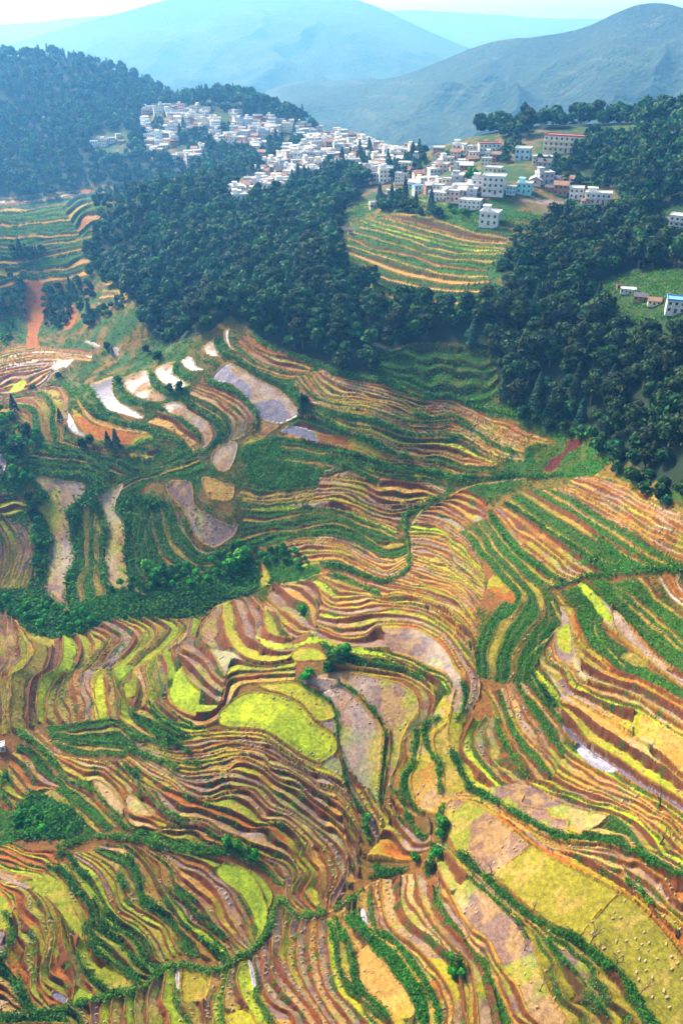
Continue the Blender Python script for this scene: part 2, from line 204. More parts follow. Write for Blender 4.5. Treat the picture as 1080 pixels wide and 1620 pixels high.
 ('d2',1,["D(10,600)(80,690)(100,780)","ok","D(-10,480)(30,580)(130,620)(240,610)","Y","D(40,480)(80,550)(150,610)(250,580)","ko","D(60,400)(120,450)(200,530)(280,560)","bG","D(100,350)(180,400)(260,500)(310,540)"]),
 ('d3',1,["D(-360,640)(-60,640)(0,610)","to","D(-360,720)(-60,720)(30,700)(80,690)","go","D(-360,780)(-60,790)(60,780)(100,770)"]),
 ('a0',1,["A(-360,760)(-60,780)(60,800)(150,830)","tbt","A(-360,560)(-60,570)(0,580)(60,620)(100,700)(160,800)","D","A(-360,520)(-60,530)(20,560)(75,620)(110,700)(165,790)","tl",
   "A(-360,150)(-60,160)(0,215)(50,280)(75,380)(60,450)(40,560)(90,640)(130,720)(170,775)","ol","A(-360,150)(-60,160)(0,190)(70,240)(90,330)(155,400)(180,450)(185,520)(180,600)(185,680)(240,760)","ol","A(-360,130)(-60,150)(20,170)(110,185)(180,240)(220,320)(235,430)(240,480)(200,560)(200,640)(270,690)(340,710)","lo",
   "A(-360,100)(-60,120)(0,150)(100,160)(180,200)(250,260)(290,340)(300,450)(330,530)(360,610)(355,690)(330,750)","bl","A(190,110)(300,180)(350,290)(385,370)(385,430)(370,490)(375,550)(420,610)(480,660)(540,700)"]),
 ('a1',1,["A(-360,60)(-60,70)(40,115)(140,125)(200,150)","Yoo","A(-360,0)(-60,0)(60,40)(130,80)(210,100)","oyo","A(-360,-60)(-60,-60)(60,-20)(150,20)(260,20)(300,60)"]),
 ('a2',1,["A(215,100)(300,180)(350,290)(385,370)(385,430)(370,490)(375,550)(420,610)(480,660)(540,700)","l","A(260,90)(330,180)(380,240)(415,300)(418,360)(405,400)(420,460)(470,520)(560,590)(660,650)","Y","A(290,80)(360,180)(430,260)(450,320)(430,370)(470,430)(540,490)(600,550)(650,600)(720,625)",
   "l","A(330,80)(360,140)(400,210)(460,290)(480,340)(460,375)(520,410)(590,440)(640,500)(660,560)(740,610)","Y","A(345,60)(400,110)(460,190)(510,280)(570,345)(640,395)(700,450)(725,520)(770,560)","yb","A(360,30)(430,70)(490,130)(530,200)(570,290)(640,340)(710,400)(760,470)(790,540)","ly",
   "A(420,25)(500,70)(560,130)(600,220)(640,280)(720,330)(790,380)(820,450)(850,510)","KG","A(470,5)(560,30)(635,80)(675,150)(695,230)(740,290)(830,340)(860,400)(930,470)(960,530)","T",
   "A(500,-15)(600,0)(660,45)(720,110)(765,190)(800,250)(850,330)(890,390)(950,440)(1020,490)(1075,555)","Yb","A(640,0)(700,40)(760,85)(775,150)(790,205)(840,240)(900,290)(945,350)(1000,390)(1080,450)(1130,525)","T",
   "A(700,20)(770,60)(820,110)(835,165)(880,210)(940,260)(985,320)(1020,370)(1080,430)(1170,520)","bt","A(770,25)(850,95)(940,130)(1010,190)(1060,270)(1090,340)(1140,420)(1200,500)","tb","A(780,10)(900,45)(990,85)(1060,150)(1120,210)(1170,290)(1210,370)(1215,480)","y",
   "A(800,0)(950,35)(1080,75)(1180,140)(1240,210)(1275,290)(1265,350)(1230,460)"]),
 # bottom fan
 ('b1',1,["A(-100,830)(0,850)(60,880)","gd","A(180,800)(240,860)(250,900)","dl","A(330,775)(380,800)(400,870)","k","A(440,745)(440,800)(430,870)","b","A(500,730)(485,780)(480,870)","y","A(540,722)(530,780)(530,870)","k","A(605,700)(595,760)(600,870)","Y","A(660,685)(640,760)(645,870)","t","A(740,635)(705,720)(700,870)",
   "m","A(790,590)(780,680)(770,740)(800,800)(810,870)","Y","A(855,575)(850,660)(860,740)(900,810)(925,870)","k","A(1000,580)(1000,650)(980,720)(970,780)(990,870)","bY","A(1090,590)|B(0,640)(-15,720)(-15,800)(0,870)","t","B(65,555)(45,640)(70,720)(110,790)(150,870)","Y",
   "B(125,525)(140,610)(150,680)(145,710)(190,780)(240,860)","tm","B(205,440)(205,540)(220,630)(270,700)(330,760)(400,860)","t","B(240,260)(215,420)(220,500)(245,560)(300,650)(360,720)(430,800)(460,870)","bt","B(310,340)(290,440)(285,540)(315,620)(355,690)(400,750)(470,870)",
   "t","B(360,345)(335,440)(330,540)(350,610)(390,690)(450,780)(510,870)","m","B(400,345)(385,440)(385,520)(400,600)(430,690)(480,780)(545,870)","t","B(440,350)(430,450)(435,540)(450,620)(480,700)(540,770)(610,870)","m","B(470,345)(475,450)(485,540)(500,630)(530,700)(600,770)(690,870)",
   "YT","B(515,325)(550,430)(585,530)(595,600)(620,660)(690,740)(770,830)(800,870)","T","B(600,235)(592,320)(622,400)(690,470)(760,570)(830,660)(880,760)(880,870)","td","B(640,200)(612,270)(625,350)(685,420)(765,480)(840,560)(900,650)(950,760)(960,870)","T",
   "B(685,185)(680,260)(695,350)(720,405)(800,450)(880,530)(950,640)(1000,740)(1010,870)","bt","B(720,165)(730,260)(745,350)(800,425)(880,480)(960,560)(1030,650)(1070,740)(1065,870)","t","B(820,140)(815,230)(830,310)(880,380)(950,430)(1020,490)(1080,560)(1110,640)(1120,740)(1120,870)",
   "bt","B(890,125)(905,220)(935,310)(990,390)(1060,470)|C(60,550)(85,640)(95,740)(105,870)","t","B(970,190)(985,280)(1040,370)|C(20,430)(70,500)(120,570)(160,650)(190,740)(215,870)","G","B(995,190)(1010,260)(1060,340)|C(20,390)(80,480)(150,550)(172,620)(205,700)(240,780)(270,870)","tb",
   "B(985,60)(1010,150)(1060,240)|C(30,330)(80,400)(150,450)(180,520)(220,590)(280,660)(310,720)(340,790)(420,870)","m","B(985,10)(1040,40)|C(20,110)(110,200)(210,290)(300,370)(350,440)(380,530)(410,620)(440,700)(500,800)(540,870)","KK",
   "B(1000,-30)(1070,20)|C(60,90)(150,185)(260,285)(360,360)(430,440)(490,520)(560,620)(640,720)(700,800)(750,870)","TK","C(-50,-20)(60,70)(150,160)(260,260)(350,330)(450,390)(560,440)(620,490)(700,560)(770,620)(850,720)(900,800)(940,870)"]),
 ('b2',1,["A(-360,870)(180,850)(400,860)(800,860)|B(0,860)(500,860)(1080,860)|C(500,860)(1200,860)","tltb","A(-360,1300)(400,1300)|B(0,1300)(500,1300)(1080,1300)|C(1200,1300)"]),
]
# plots with an outline of their own: letter, rim (0/1), outline
PLOTS = [
 ('m',1,"E(555,15)(700,38)(820,68)(895,125)(908,200)(860,260)(830,330)(815,420)(785,500)(762,480)(772,300)(700,220)(640,140)(560,60)"),
 ('l',1,"H(300,765)(340,738)(420,745)(472,790)(400,800)(320,800)"),
 ('o',0,"P(786,258)(800,258)(832,268)(832,284)(806,276)(788,268)"),
 ('g',0,"P(790,251)(826,261)(826,266)(792,256)"), ('g',0,"P(680,325)(760,330)(800,330)(860,345)(810,352)(700,345)"),
 ('g',0,"I(500,470)(640,450)(700,560)(680,640)(740,760)(860,860)|F(1000,60)(860,30)|I(720,780)(620,680)(590,560)"),
 ('t',1,"J(160,768)(300,778)(400,800)|G(395,20)(330,70)(325,115)(350,200)(360,330)(320,400)(325,540)(345,585)(300,585)(270,530)(200,465)(215,400)(230,330)(245,220)(215,115)(170,80)(215,40)|J(200,820)"),
 ('m',1,"J(540,815)(590,800)|G(555,60)(590,130)(595,200)(595,300)(620,420)(700,488)(600,465)(540,460)(510,430)(500,330)(505,200)(490,90)(450,30)"),
 ('m',1,"J(795,795)(905,790)|G(930,60)(1000,110)(1080,150)(1130,150)(1120,190)(1080,230)(1010,260)(930,210)(890,130)(850,60)(810,20)"),
 ('w',1,"J(430,330)(480,310)(550,290)(540,350)(560,400)(620,440)(690,480)(650,490)(560,465)(500,440)(450,390)"),
 ('p',1,"J(590,300)(650,272)(700,262)(715,300)(725,345)(790,385)(770,410)(700,405)(620,370)(590,340)"),
 ('p',1,"J(740,250)(830,217)(822,255)(850,290)(910,322)(870,345)(830,352)(770,322)(742,290)"),
 ('w',1,"J(855,217)(905,195)(935,235)(970,262)(900,262)"),
 ('p',1,"J(960,160)(1000,120)(1022,100)(1020,150)(1065,192)(1000,195)"),
 ('w',1,"J(1062,80)(1090,65)|K(5,90)(15,140)(50,172)(20,165)(-10,130)"),
 ('p',1,"J(1005,290)(1060,235)|K(10,225)(70,250)(150,300)(250,355)(330,430)(340,475)(250,515)(160,492)(110,415)(20,325)(-40,315)"),
 ('w',0,"J(1010,292)(1055,245)|K(0,245)(50,290)(110,345)(100,385)(20,322)(-40,312)"),
 ('w',0,"K(130,420)(230,400)(300,470)(300,490)(250,512)(165,490)"),
 ('b',1,"K(165,500)(245,520)(200,560)(170,580)(140,572)(150,540)"),
 ('t',1,"K(80,605)(100,575)(140,582)(200,575)(190,590)(120,605)"),
 ('p',1,"J(770,425)(850,410)(900,450)(970,500)(1008,560)(1000,600)(950,640)(960,580)(925,530)(860,490)(800,462)"),
 ('w',1,"J(320,460)(345,480)(380,540)(432,578)(370,572)(320,535)"),
 ('o',0,"J(350,440)(430,505)(520,535)(640,560)(715,562)(718,625)(600,612)(480,592)(430,575)(380,530)(345,478)"),
 ('t',1,"J(355,375)(400,435)(450,485)(520,508)(610,535)(700,552)(700,562)(600,552)(500,530)(420,490)(375,420)"),
 ('p',1,"J(1005,690)(1020,640)(1080,602)(1125,598)(1130,640)(1115,690)(1090,730)(1040,735)"),
 ('t',1,"J(960,770)(1000,768)(1060,795)(1110,800)(1110,850)|G(1080,40)(1000,30)(975,0)"),
 ('w',1,"J(-360,640)(-60,630)(0,640)(32,690)(20,760)(0,790)(-60,800)(-360,800)"),
 ('y',0,"J(55,345)(85,315)(112,303)(125,325)(90,362)(52,368)"),
 ('w',0,"J(245,238)(330,205)(345,212)(272,255)"), ('w',0,"J(405,125)(420,120)(472,138)(466,148)"), ('w',0,"J(525,155)(560,150)(560,190)(535,190)"),
 ('o',1,"K(98,80)(135,100)(190,150)(275,180)(262,192)(190,178)(120,140)(92,100)"),
 ('o',1,"K(262,552)(300,525)(350,530)(450,560)(540,570)(640,605)(720,640)(810,672)(770,680)(690,660)(600,625)(500,618)(420,600)"),
 ('w',0,"K(262,552)(300,527)(350,530)(400,550)(430,585)(420,598)"),
 ('g',0,"K(90,700)(160,680)(300,690)(430,730)(420,780)(330,800)(200,812)(100,775)"),
 ('g',0,"K(70,620)(130,600)(240,570)(255,640)(230,680)(100,700)(70,680)"),
 ('o',0,"P(42,449)(62,446)(73,465)(75,490)(66,513)(60,530)(62,548)(42,548)(45,515)(37,497)(34,475)"),
 ('o',0,"P(108,483)(117,484)(123,498)(114,518)(104,522)(101,508)(106,498)"),
 ('o',0,"P(200,288)(205,282)(216,290)(214,305)(205,303)"), ('o',0,"P(130,295)(147,288)(143,305)(130,306)"),
 ('r',0,"L(520,600)(560,588)(598,590)(590,625)(540,650)(500,690)(480,720)(440,742)(418,725)(440,690)(490,660)(520,625)"),
 ('g',0,"L(180,440)(300,430)(430,470)(520,500)(600,570)(520,590)(400,560)(280,500)"),
 ('g',0,"L(350,620)(520,610)(500,660)(440,690)(410,740)(340,760)(330,700)"),
 ('g',0,"L(600,590)(720,600)(760,660)(700,720)(640,760)(480,760)(520,700)(600,640)"),
 ('y',0,"T(200,310)(230,318)(335,365)(330,382)(280,370)(220,335)"),
 ('y',1,"E(-40,200)(0,165)(60,122)(140,105)(250,120)(340,162)(392,222)(432,268)(500,310)(520,352)(512,400)(440,440)(380,420)(300,370)(200,300)(100,278)(0,275)(-45,250)"),
 ('l',1,"E(150,72)(240,60)(330,62)(400,105)(480,155)(505,200)(505,232)(430,248)(390,210)(340,155)(250,112)(190,98)"),
 ('b',1,"E(440,252)(505,240)(512,305)(480,290)"), ('m',1,"E(440,450)(520,408)(545,500)(500,490)"),
 ('m',1,"F(-45,640)(0,612)(60,625)(120,650)(230,730)(345,830)|C(330,5)(170,132)(60,60)(0,10)|F(-50,740)"),
 ('k',1,"C(172,134)(345,5)(390,12)(520,88)(640,150)(762,215)(680,310)(590,420)(520,390)(440,352)(330,270)(240,190)"),
 ('k',1,"C(775,225)(870,288)(965,390)(1040,485)(1120,600)(1200,720)(1200,870)(950,870)(880,740)(780,612)(700,540)(600,425)(680,320)"),
 ('y',0,"I(583,440)(612,433)(650,470)(700,520)(745,598)(738,622)(690,590)(640,525)"),
 ('g',0,"I(655,420)(715,420)(748,462)(740,485)(700,490)(670,455)"),
 ('p',1,"I(740,560)(785,585)(840,660)(900,730)(960,790)(1035,840)(960,812)(880,760)(800,690)(752,640)"),
 ('k',0,"I(780,770)(840,760)(900,800)(900,830)(830,820)"),
 ('l',0,"I(500,640)(535,620)(550,700)(540,760)(490,730)(480,680)"),
 ('o',0,"I(170,400)(200,398)(285,490)(265,532)(200,485)(150,450)"),
 ('o',0,"H(150,320)(180,340)(210,400)(200,430)(160,440)(150,400)"),
 ('y',1,"B(-5,78)(90,110)(150,190)(190,310)(170,400)(140,440)(125,370)(90,280)(50,220)(-20,170)(-60,110)"),
 ('y',1,"B(100,112)(150,140)(200,190)(215,240)(190,300)(165,220)"),
 ('w',1,"A(240,705)(265,685)(325,715)(315,745)(280,740)"), ('y',1,"A(340,742)(372,662)(450,712)(400,738)"),
 ('w',0,"A(832,600)(850,590)(850,670)(840,680)"), ('w',0,"B(100,545)(118,560)(135,650)(120,665)"), ('w',0,"B(620,300)(650,300)(665,360)(650,385)(625,350)"),
 ('w',0,"F(570,375)(600,370)(660,420)(760,480)(740,490)(640,460)"),
 ('d',0,"D(140,610)(250,600)(330,660)(380,720)(360,780)(240,800)(100,790)(60,720)(90,660)"),
 ('g',0,"D(-360,650)(-60,650)(60,690)(90,780)(60,820)(-60,840)(-360,840)"),
 ('k',0,"D(215,590)(270,580)(360,650)(450,730)(440,745)(380,700)(300,640)"),
 ('t',1,"D(440,530)(480,530)(550,590)(580,640)(580,695)(540,670)(480,600)"), ('t',1,"D(595,600)(640,600)(700,660)(720,700)(640,690)(600,665)"),
 ('t',0,"P(378,281)(386,284)(381,293)(386,303)(394,312)(391,315)(380,303)(376,292)"),
 ('g',0,"H(155,290)(220,275)(300,300)(350,350)(420,345)(440,370)(400,410)(300,430)(220,420)(190,370)"),
]
UNDER = [
 ('d',0,"G(140,40)(230,-20)(560,-10)(700,30)(800,60)(860,230)(1080,330)|H(330,290)(420,380)(200,440)|G(1050,520)(900,585)(600,600)(440,640)(330,680)(220,680)(130,650)(60,580)(-360,540)(-360,460)(130,460)(165,330)(150,140)"),
]
# strips: letter, width (photo px), line
STRIPS = [
 ('p',5,"P(655,255)(690,268)(725,282)(760,292)"), ('p',5,"P(785,262)(800,272)(830,286)(845,292)"), ('p',5,"P(820,315)(860,322)(900,328)(930,332)"), ('p',4,"P(835,308)(860,318)(910,322)"),
 ('p',3,"P(1030,338)(1050,343)(1062,346)"), ('p',9,"P(845,240)(865,245)(880,243)"), ('k',3,"P(458,285)(466,278)(480,290)"), ('t',3,"P(540,330)(600,320)"),
 ('g',5,"J(300,335)(350,370)(400,420)(440,455)(520,490)(600,515)(690,520)(740,560)(830,590)(880,620)"),
 ('g',5,"J(392,335)(440,370)(450,400)(500,450)(570,475)"),
 ('G',7,"J(560,300)(560,350)(600,390)(660,420)(740,432)(790,470)(860,500)(930,560)(950,600)"),
 ('G',6,"J(712,262)(730,320)(790,365)(850,370)(890,350)"), ('G',6,"J(830,230)(835,270)(880,298)(920,295)"), ('G',5,"J(925,180)(960,215)(1000,220)(1020,240)"),
 ('G',6,"J(965,295)(1020,325)(1080,350)|K(60,375)(105,425)(135,475)(132,530)"), ('G',7,"J(865,400)(940,440)(1000,488)(1050,540)(1060,590)"),
 ('G',7,"J(1025,110)(1025,150)(1080,190)|K(60,215)(130,262)(200,300)(280,350)(330,390)(360,450)(430,475)(520,530)(640,575)(720,615)(790,655)(860,680)"),
 ('g',4,"J(600,640)(700,600)(760,620)"), ('G',8,"J(140,740)(260,755)(400,760)(480,790)(500,830)"), ('g',6,"J(200,620)(300,660)(420,680)(500,740)(520,780)"), ('G',6,"J(110,760)(160,800)(200,840)"),
 ('G',6,"K(440,455)(560,480)(700,500)(800,545)(880,580)"), ('g',5,"K(500,700)(600,735)(700,790)(750,800)"), ('G',6,"K(480,640)(600,660)(700,690)(800,730)(960,740)(1080,790)"),
 ('g',6,"K(100,90)(200,150)(300,185)(420,235)(520,270)(640,300)(760,320)(860,370)(960,390)(1080,385)|L(60,420)(180,450)(320,490)(460,560)(520,600)"),
 ('g',4,"K(880,470)(960,485)(1080,480)|L(60,530)(140,590)(220,630)(330,680)"),
 ('d',6,"L(0,780)(120,770)(260,760)(400,770)(500,760)"), ('g',5,"H(1080,0)(980,40)(920,75)(850,100)(840,150)(850,200)(860,280)(860,350)(800,400)(720,420)(640,390)(540,360)(440,345)"),
 ('t',2,"L(340,770)(250,780)(100,800)|H(1060,10)(960,60)(900,110)(870,170)(875,250)(870,350)"),
 ('d',7,"H(440,335)(520,352)(620,385)(700,415)(760,425)"), ('g',4,"H(500,395)(600,430)(720,490)"),
 ('t',1.5,"G(-360,540)(0,550)(60,590)(110,640)(180,675)(260,692)(340,668)(440,645)(530,600)(700,592)(850,598)(930,580)(1010,545)(1080,520)|H(100,475)(200,435)(330,425)(420,390)(480,375)"),
 ('D',5,"I(440,455)(560,430)(620,405)(740,395)(860,380)(960,375)(1080,385)(1200,400)"), ('g',6,"I(590,330)(700,350)(800,360)(900,355)(1080,370)"),
 ('g',5,"I(640,200)(760,290)(880,350)"), ('d',4,"I(160,110)(240,230)(340,320)(450,400)(540,430)"), ('d',5,"I(230,50)(300,100)(420,170)(540,255)(680,330)"),
 ('k',3,"I(430,470)(480,560)(500,620)(440,690)(380,740)(370,800)(350,860)"), ('k',3,"I(660,620)(670,680)(740,760)(800,830)"),
 ('o',4,"I(480,480)(540,560)(570,640)(600,720)(680,790)(740,850)"), ('o',6,"F(700,10)(840,60)(960,120)(1080,195)(1200,250)"),
 ('d',5,"H(400,680)(440,710)(520,770)(600,790)(660,830)"), ('Y',8,"H(130,680)(200,720)(300,730)(400,700)(460,710)(560,740)(680,760)(760,780)"),
 ('d',8,"H(480,770)(520,800)(560,830)"), ('d',5,"F(30,60)(45,130)(30,200)(0,245)"), ('g',7,"E(1010,230)(940,265)(930,330)(960,400)(1000,450)(1000,590)"),
 ('D',2,"E(335,60)(400,105)(490,155)(515,220)(520,320)(545,430)(560,520)(600,620)(640,680)(655,760)"), ('D',3,"E(510,60)(600,110)(670,180)(740,270)(742,400)(728,500)(722,640)(745,690)"),
 ('g',6,"E(780,570)(820,620)(860,720)(900,780)(950,790)"), ('G',4,"E(890,280)(880,380)(880,440)(830,500)(830,580)"), ('g',5,"E(620,640)(650,700)(660,780)(670,830)"),
 ('D',9,"F(-25,380)(10,450)(40,530)(60,568)(120,595)(200,640)(290,690)(350,725)(440,768)(520,800)(620,802)(720,822)(800,850)|C(880,42)(960,92)(1030,130)(1090,150)(1200,190)"),
 ('t',2.5,"E(990,590)(1080,600)|F(20,605)(110,618)(220,690)(320,760)(420,838)|C(470,25)(600,80)"), ('o',6,"C(400,15)(520,75)(650,135)(790,200)(890,280)(1000,390)(1090,500)(1200,620)"),
 ('k',2.5,"C(765,215)(690,300)(600,420)"), ('b',2,"C(340,-5)(250,65)(170,132)"),
 ('D',10,"C(15,35)(100,110)(160,165)(260,262)(360,335)(450,388)(560,440)(630,495)(700,555)(780,610)(850,710)(905,800)(950,870)"),
 ('t',2,"C(0,75)(70,130)(170,215)(260,290)(350,352)(430,430)(520,540)"), ('D',3,"C(60,140)(140,215)(300,370)(340,430)"), ('D',3.5,"C(430,440)(500,540)(600,660)(720,830)"),
 ('g',8,"C(800,165)(860,205)(930,280)"), ('k',5,"C(940,290)(1000,365)(1060,410)"), ('G',6,"F(190,235)(215,330)(270,420)(345,525)"),
 ('d',8,"F(350,0)(400,80)(450,150)(490,190)"), ('y',5,"F(385,0)(430,60)(500,145)"),
 ('d',6,"B(560,340)(610,400)(680,460)(760,560)(840,660)(890,760)(905,830)"), ('d',11,"B(690,460)(780,540)(850,640)(890,720)(920,800)"), ('D',6,"B(700,405)(790,460)(870,560)(940,660)(990,770)(1000,860)"),
 ('g',6,"B(640,200)(610,240)(500,300)(430,320)(340,330)(290,290)(265,250)"), ('D',5,"B(510,330)(530,400)(575,480)(600,560)(600,640)(680,730)(770,830)"), ('d',4,"B(475,360)(510,480)(540,620)(600,700)(700,800)"),
 ('d',10,"B(-20,5)(50,25)(130,70)"), ('g',7,"B(250,240)(220,300)(200,380)(170,440)(110,500)(50,530)(0,570)|A(1000,590)(850,560)(760,600)(680,670)(520,712)(350,762)(200,790)(150,800)"),
 ('t',1.5,"B(260,270)(310,320)(400,335)(500,300)(600,255)(680,175)(850,130)"), ('d',5,"B(660,150)(760,130)(860,110)"), ('d',9,"B(980,0)(950,80)(945,150)"), ('d',7,"B(690,90)(730,120)(820,115)"),
 ('D',4.5,"A(0,300)(50,350)(60,420)(40,500)(0,570)(60,640)(110,720)(170,800)"), ('d',8,"A(220,95)(300,120)(350,180)(400,250)(440,320)"), ('D',6,"A(270,30)(330,40)(370,110)(430,150)"), ('D',4,"A(600,40)(650,110)(680,180)(700,260)(820,330)"), ('D',4,"A(560,140)(600,210)"),
 ('D',4,"A(400,360)(420,440)(470,510)(560,570)(670,650)"), ('D',3,"A(370,500)(400,590)(480,660)(560,700)"), ('D',4,"A(450,350)(560,400)(640,450)(690,540)(760,600)"), ('D',4,"A(440,250)(460,310)(440,370)(540,430)(640,540)(700,600)"), ('D',4,"A(860,370)(940,430)(1080,540)"),('D',3,"A(790,200)(850,230)(950,340)(1080,440)"),
 ('G',7,"D(90,290)(140,330)(220,400)(280,470)(320,520)(420,560)(500,640)(580,740)(660,770)(800,830)(900,840)(1080,870)"), ('G',5,"D(650,545)(720,610)(780,680)(880,720)"), ('D',4,"D(30,480)(10,580)(60,660)"), ('t',2,"D(120,285)(200,350)(260,400)(400,425)(520,455)(620,530)(700,590)(780,690)(870,725)(980,725)(1070,790)"),
 ('k',2,"D(270,440)(310,510)(400,555)(500,650)(600,760)"), ('b',6,"D(160,270)(230,340)(300,400)"), ('D',5,"D(640,220)(720,280)(790,340)(900,400)"), ('G',9,"D(620,310)(700,330)(800,370)"), ('G',7,"D(600,380)(700,410)(840,470)"), ('d',8,"D(590,450)(660,520)"), ('G',7,"D(860,445)(950,450)"), ('d',4,"D(790,330)(900,390)"),
 ('D',3,"D(710,180)(760,240)(860,300)"), ('G',7,"A(260,0)(500,-50)(760,0)(900,20)(1080,20)|B(140,80)"), ('g',9,"F(-60,760)(-80,700)(-60,640)"),
]
MX0, MY0, MR = -130, -20, 2          # survey raster: origin and samples per unit
MW, MH = (1210-MX0)*MR, (1780-MY0)*MR
LET = 'tpwmborylkgd'
def build_maps():
    F = np.zeros((MH, MW), np.float32)-1      # place across the terrace, 0 outer edge .. 1 foot of the next bank
    TID = np.zeros((MH, MW), np.int32)        # terrace number
    S = np.zeros((MH, MW), np.float32)        # along the terrace
    WD = np.zeros((MH, MW), np.float32)       # width
    LT = np.zeros((MH, MW), np.int8)-1        # letter
    CAP = np.zeros((MH, MW), np.int8)
    def plots(items, tid):
     for let, rim, s in items:
         P, L = smooth(line(s), 160, True)
         x0, y0 = P.min(0)-1; x1, y1 = P.max(0)+1
         i0, i1 = max(int((x0-MX0)*MR), 0), min(int((x1-MX0)*MR), MW); j0, j1 = max(int((y0-MY0)*MR), 0), min(int((y1-MY0)*MR), MH)
         if i1 <= i0 or j1 <= j0: continue
         X, Y = np.meshgrid(MX0+(np.arange(i0, i1)+.5)/MR, MY0+(np.arange(j0, j1)+.5)/MR)
         ins = np.zeros(X.shape, bool); dmin = np.full(X.shape, 1e9)
         for a, b in zip(P, np.roll(P, -1, 0)):
             c = (a[1] > Y) != (b[1] > Y)
             if abs(b[1]-a[1]) > 1e-9: ins ^= c & (X < (b[0]-a[0])*(Y-a[1])/(b[1]-a[1])+a[0])
             ab = b-a; tq = np.clip(((X-a[0])*ab[0]+(Y-a[1])*ab[1])/max(ab@ab, 1e-9), 0, 1)
             dmin = np.minimum(dmin, (X-a[0]-ab[0]*tq)**2+(Y-a[1]-ab[1]*tq)**2)
         d = np.sqrt(dmin); V = (slice(j0, j1), slice(i0, i1))
         f = np.full(X.shape, .4)
         if rim: f = np.where(d < 1.6, .03, .4)
         for M_, val in ((F, f), (TID, tid), (S, 0), (WD, 40), (LT, LET.index(let)), (CAP, 0)):
             M_[V] = np.where(ins, val, M_[V])
         S[V] = np.where(ins, np.minimum(d, 60), S[V])
         tid += 1
    rs = np.random.RandomState(5)
    tid = 1
    plots(UNDER, 1000)
    for name, up, rows in STACKS:
        curves = [line(c) for c in rows[0::2]]; fills = rows[1::2]
        for i, fl in enumerate(fills):
            if i+1 >= len(curves): break
            a, la = smooth(curves[i], 400); b, lb = smooth(curves[i+1], 400)
            n = len(fl); L = max(la, lb)
            gap = np.hypot(*(a-b).T)
            ns = int(L*MR*1.5)+4; nt = int(np.percentile(gap, 99)*MR*1.5)+4*n
            sx = np.linspace(0, 399, ns)
            A = np.c_[np.interp(sx, np.arange(400), a[:, 0]), np.interp(sx, np.arange(400), a[:, 1])]
            B = np.c_[np.interp(sx, np.arange(400), b[:, 0]), np.interp(sx, np.arange(400), b[:, 1])]
            g = np.interp(sx, np.arange(400), gap)
            t = np.linspace(0, 1, nt)
            # terrace edges wander a little between the surveyed lines
            wob = np.zeros((nt, ns))
            if n > 1:
                for k in range(1, n):
                    ph = rs.rand(3)*6.28; sp = sx/399*L
                    wv = (np.sin(sp/19+ph[0])+.7*np.sin(sp/8.3+ph[1])+1.2*np.sin(sp/47+ph[2]))*.25/n
                    wob += wv[None]*np.clip(1-np.abs(t*n-k), 0, 1)[:, None]
            tt = np.clip(t[:, None]+wob, 0, 1)*n
            k = np.minimum(tt.astype(int), n-1); f = tt-k
            if up < 0: f = 1-f
            u = A[None, :, 0]*(1-t[:, None])+B[None, :, 0]*t[:, None]; v = A[None, :, 1]*(1-t[:, None])+B[None, :, 1]*t[:, None]
            iu = ((u-MX0)*MR).astype(int); iv = ((v-MY0)*MR).astype(int)
            ok = (iu >= 0)&(iu < MW)&(iv >= 0)&(iv < MH)
            iu, iv = iu[ok], iv[ok]
            F[iv, iu] = f[ok]; TID[iv, iu] = (tid+k)[ok]
            S[iv, iu] = np.broadcast_to(sx/399*L, u.shape)[ok]
            WD[iv, iu] = np.broadcast_to(g/n, u.shape)[ok]
            lets = np.array([LET.index(c.lower()) for c in fl]); caps = np.array([c.isupper() for c in fl])
            LT[iv, iu] = lets[k][ok]; CAP[iv, iu] = caps[k][ok]
            tid += n
    plots(PLOTS, 2000)
    tid = 3000
    ST = np.zeros((MH, MW), np.int8)
    for let, w, s in STRIPS:
        P, L = smooth(line(s), 300)
        n = int(L*MR*1.6)+4; sx = np.linspace(0, 299, n)
        Q = np.c_[np.interp(sx, np.arange(300), P[:, 0]), np.interp(sx, np.arange(300), P[:, 1])]
        N = np.gradient(Q, axis=0); N = np.c_[-N[:, 1], N[:, 0]]/np.maximum(np.hypot(*N.T), 1e-6)[:, None]
        ph = rs.rand(2)*6; sp = sx/299*L
        ww = w*(.31 if let in 'Dd' else .36)*np.clip(1+.45*np.sin(sp/11+ph[0])+.3*np.sin(sp/4.1+ph[1])+.25*np.sin(sp/1.7+ph[0]), .12, 2)*np.clip(np.minimum(sp, L-sp)/8+.35, 0, 1)
        t = np.linspace(-1, 1, int(w*MR*2.2)+3)
        u = Q[None, :, 0]+N[None, :, 0]*ww[None]*t[:, None]; v = Q[None, :, 1]+N[None, :, 1]*ww[None]*t[:, None]
        iu = ((u-MX0)*MR).astype(int); iv = ((v-MY0)*MR).astype(int)
        ok = (iu >= 0)&(iu < MW)&(iv >= 0)&(iv < MH); iu, iv = iu[ok], iv[ok]
        c = LET.index(let.lower())
        LT[iv, iu] = c; TID[iv, iu] = tid; ST[iv, iu] = 1 if let.lower() in 'gd' else 2
        F[iv, iu] = np.where(F[iv, iu] < 0, .4, F[iv, iu]) if let.lower() in 'gd' else .4
        tid += 1
    return F, TID, S, WD, LT, CAP, ST
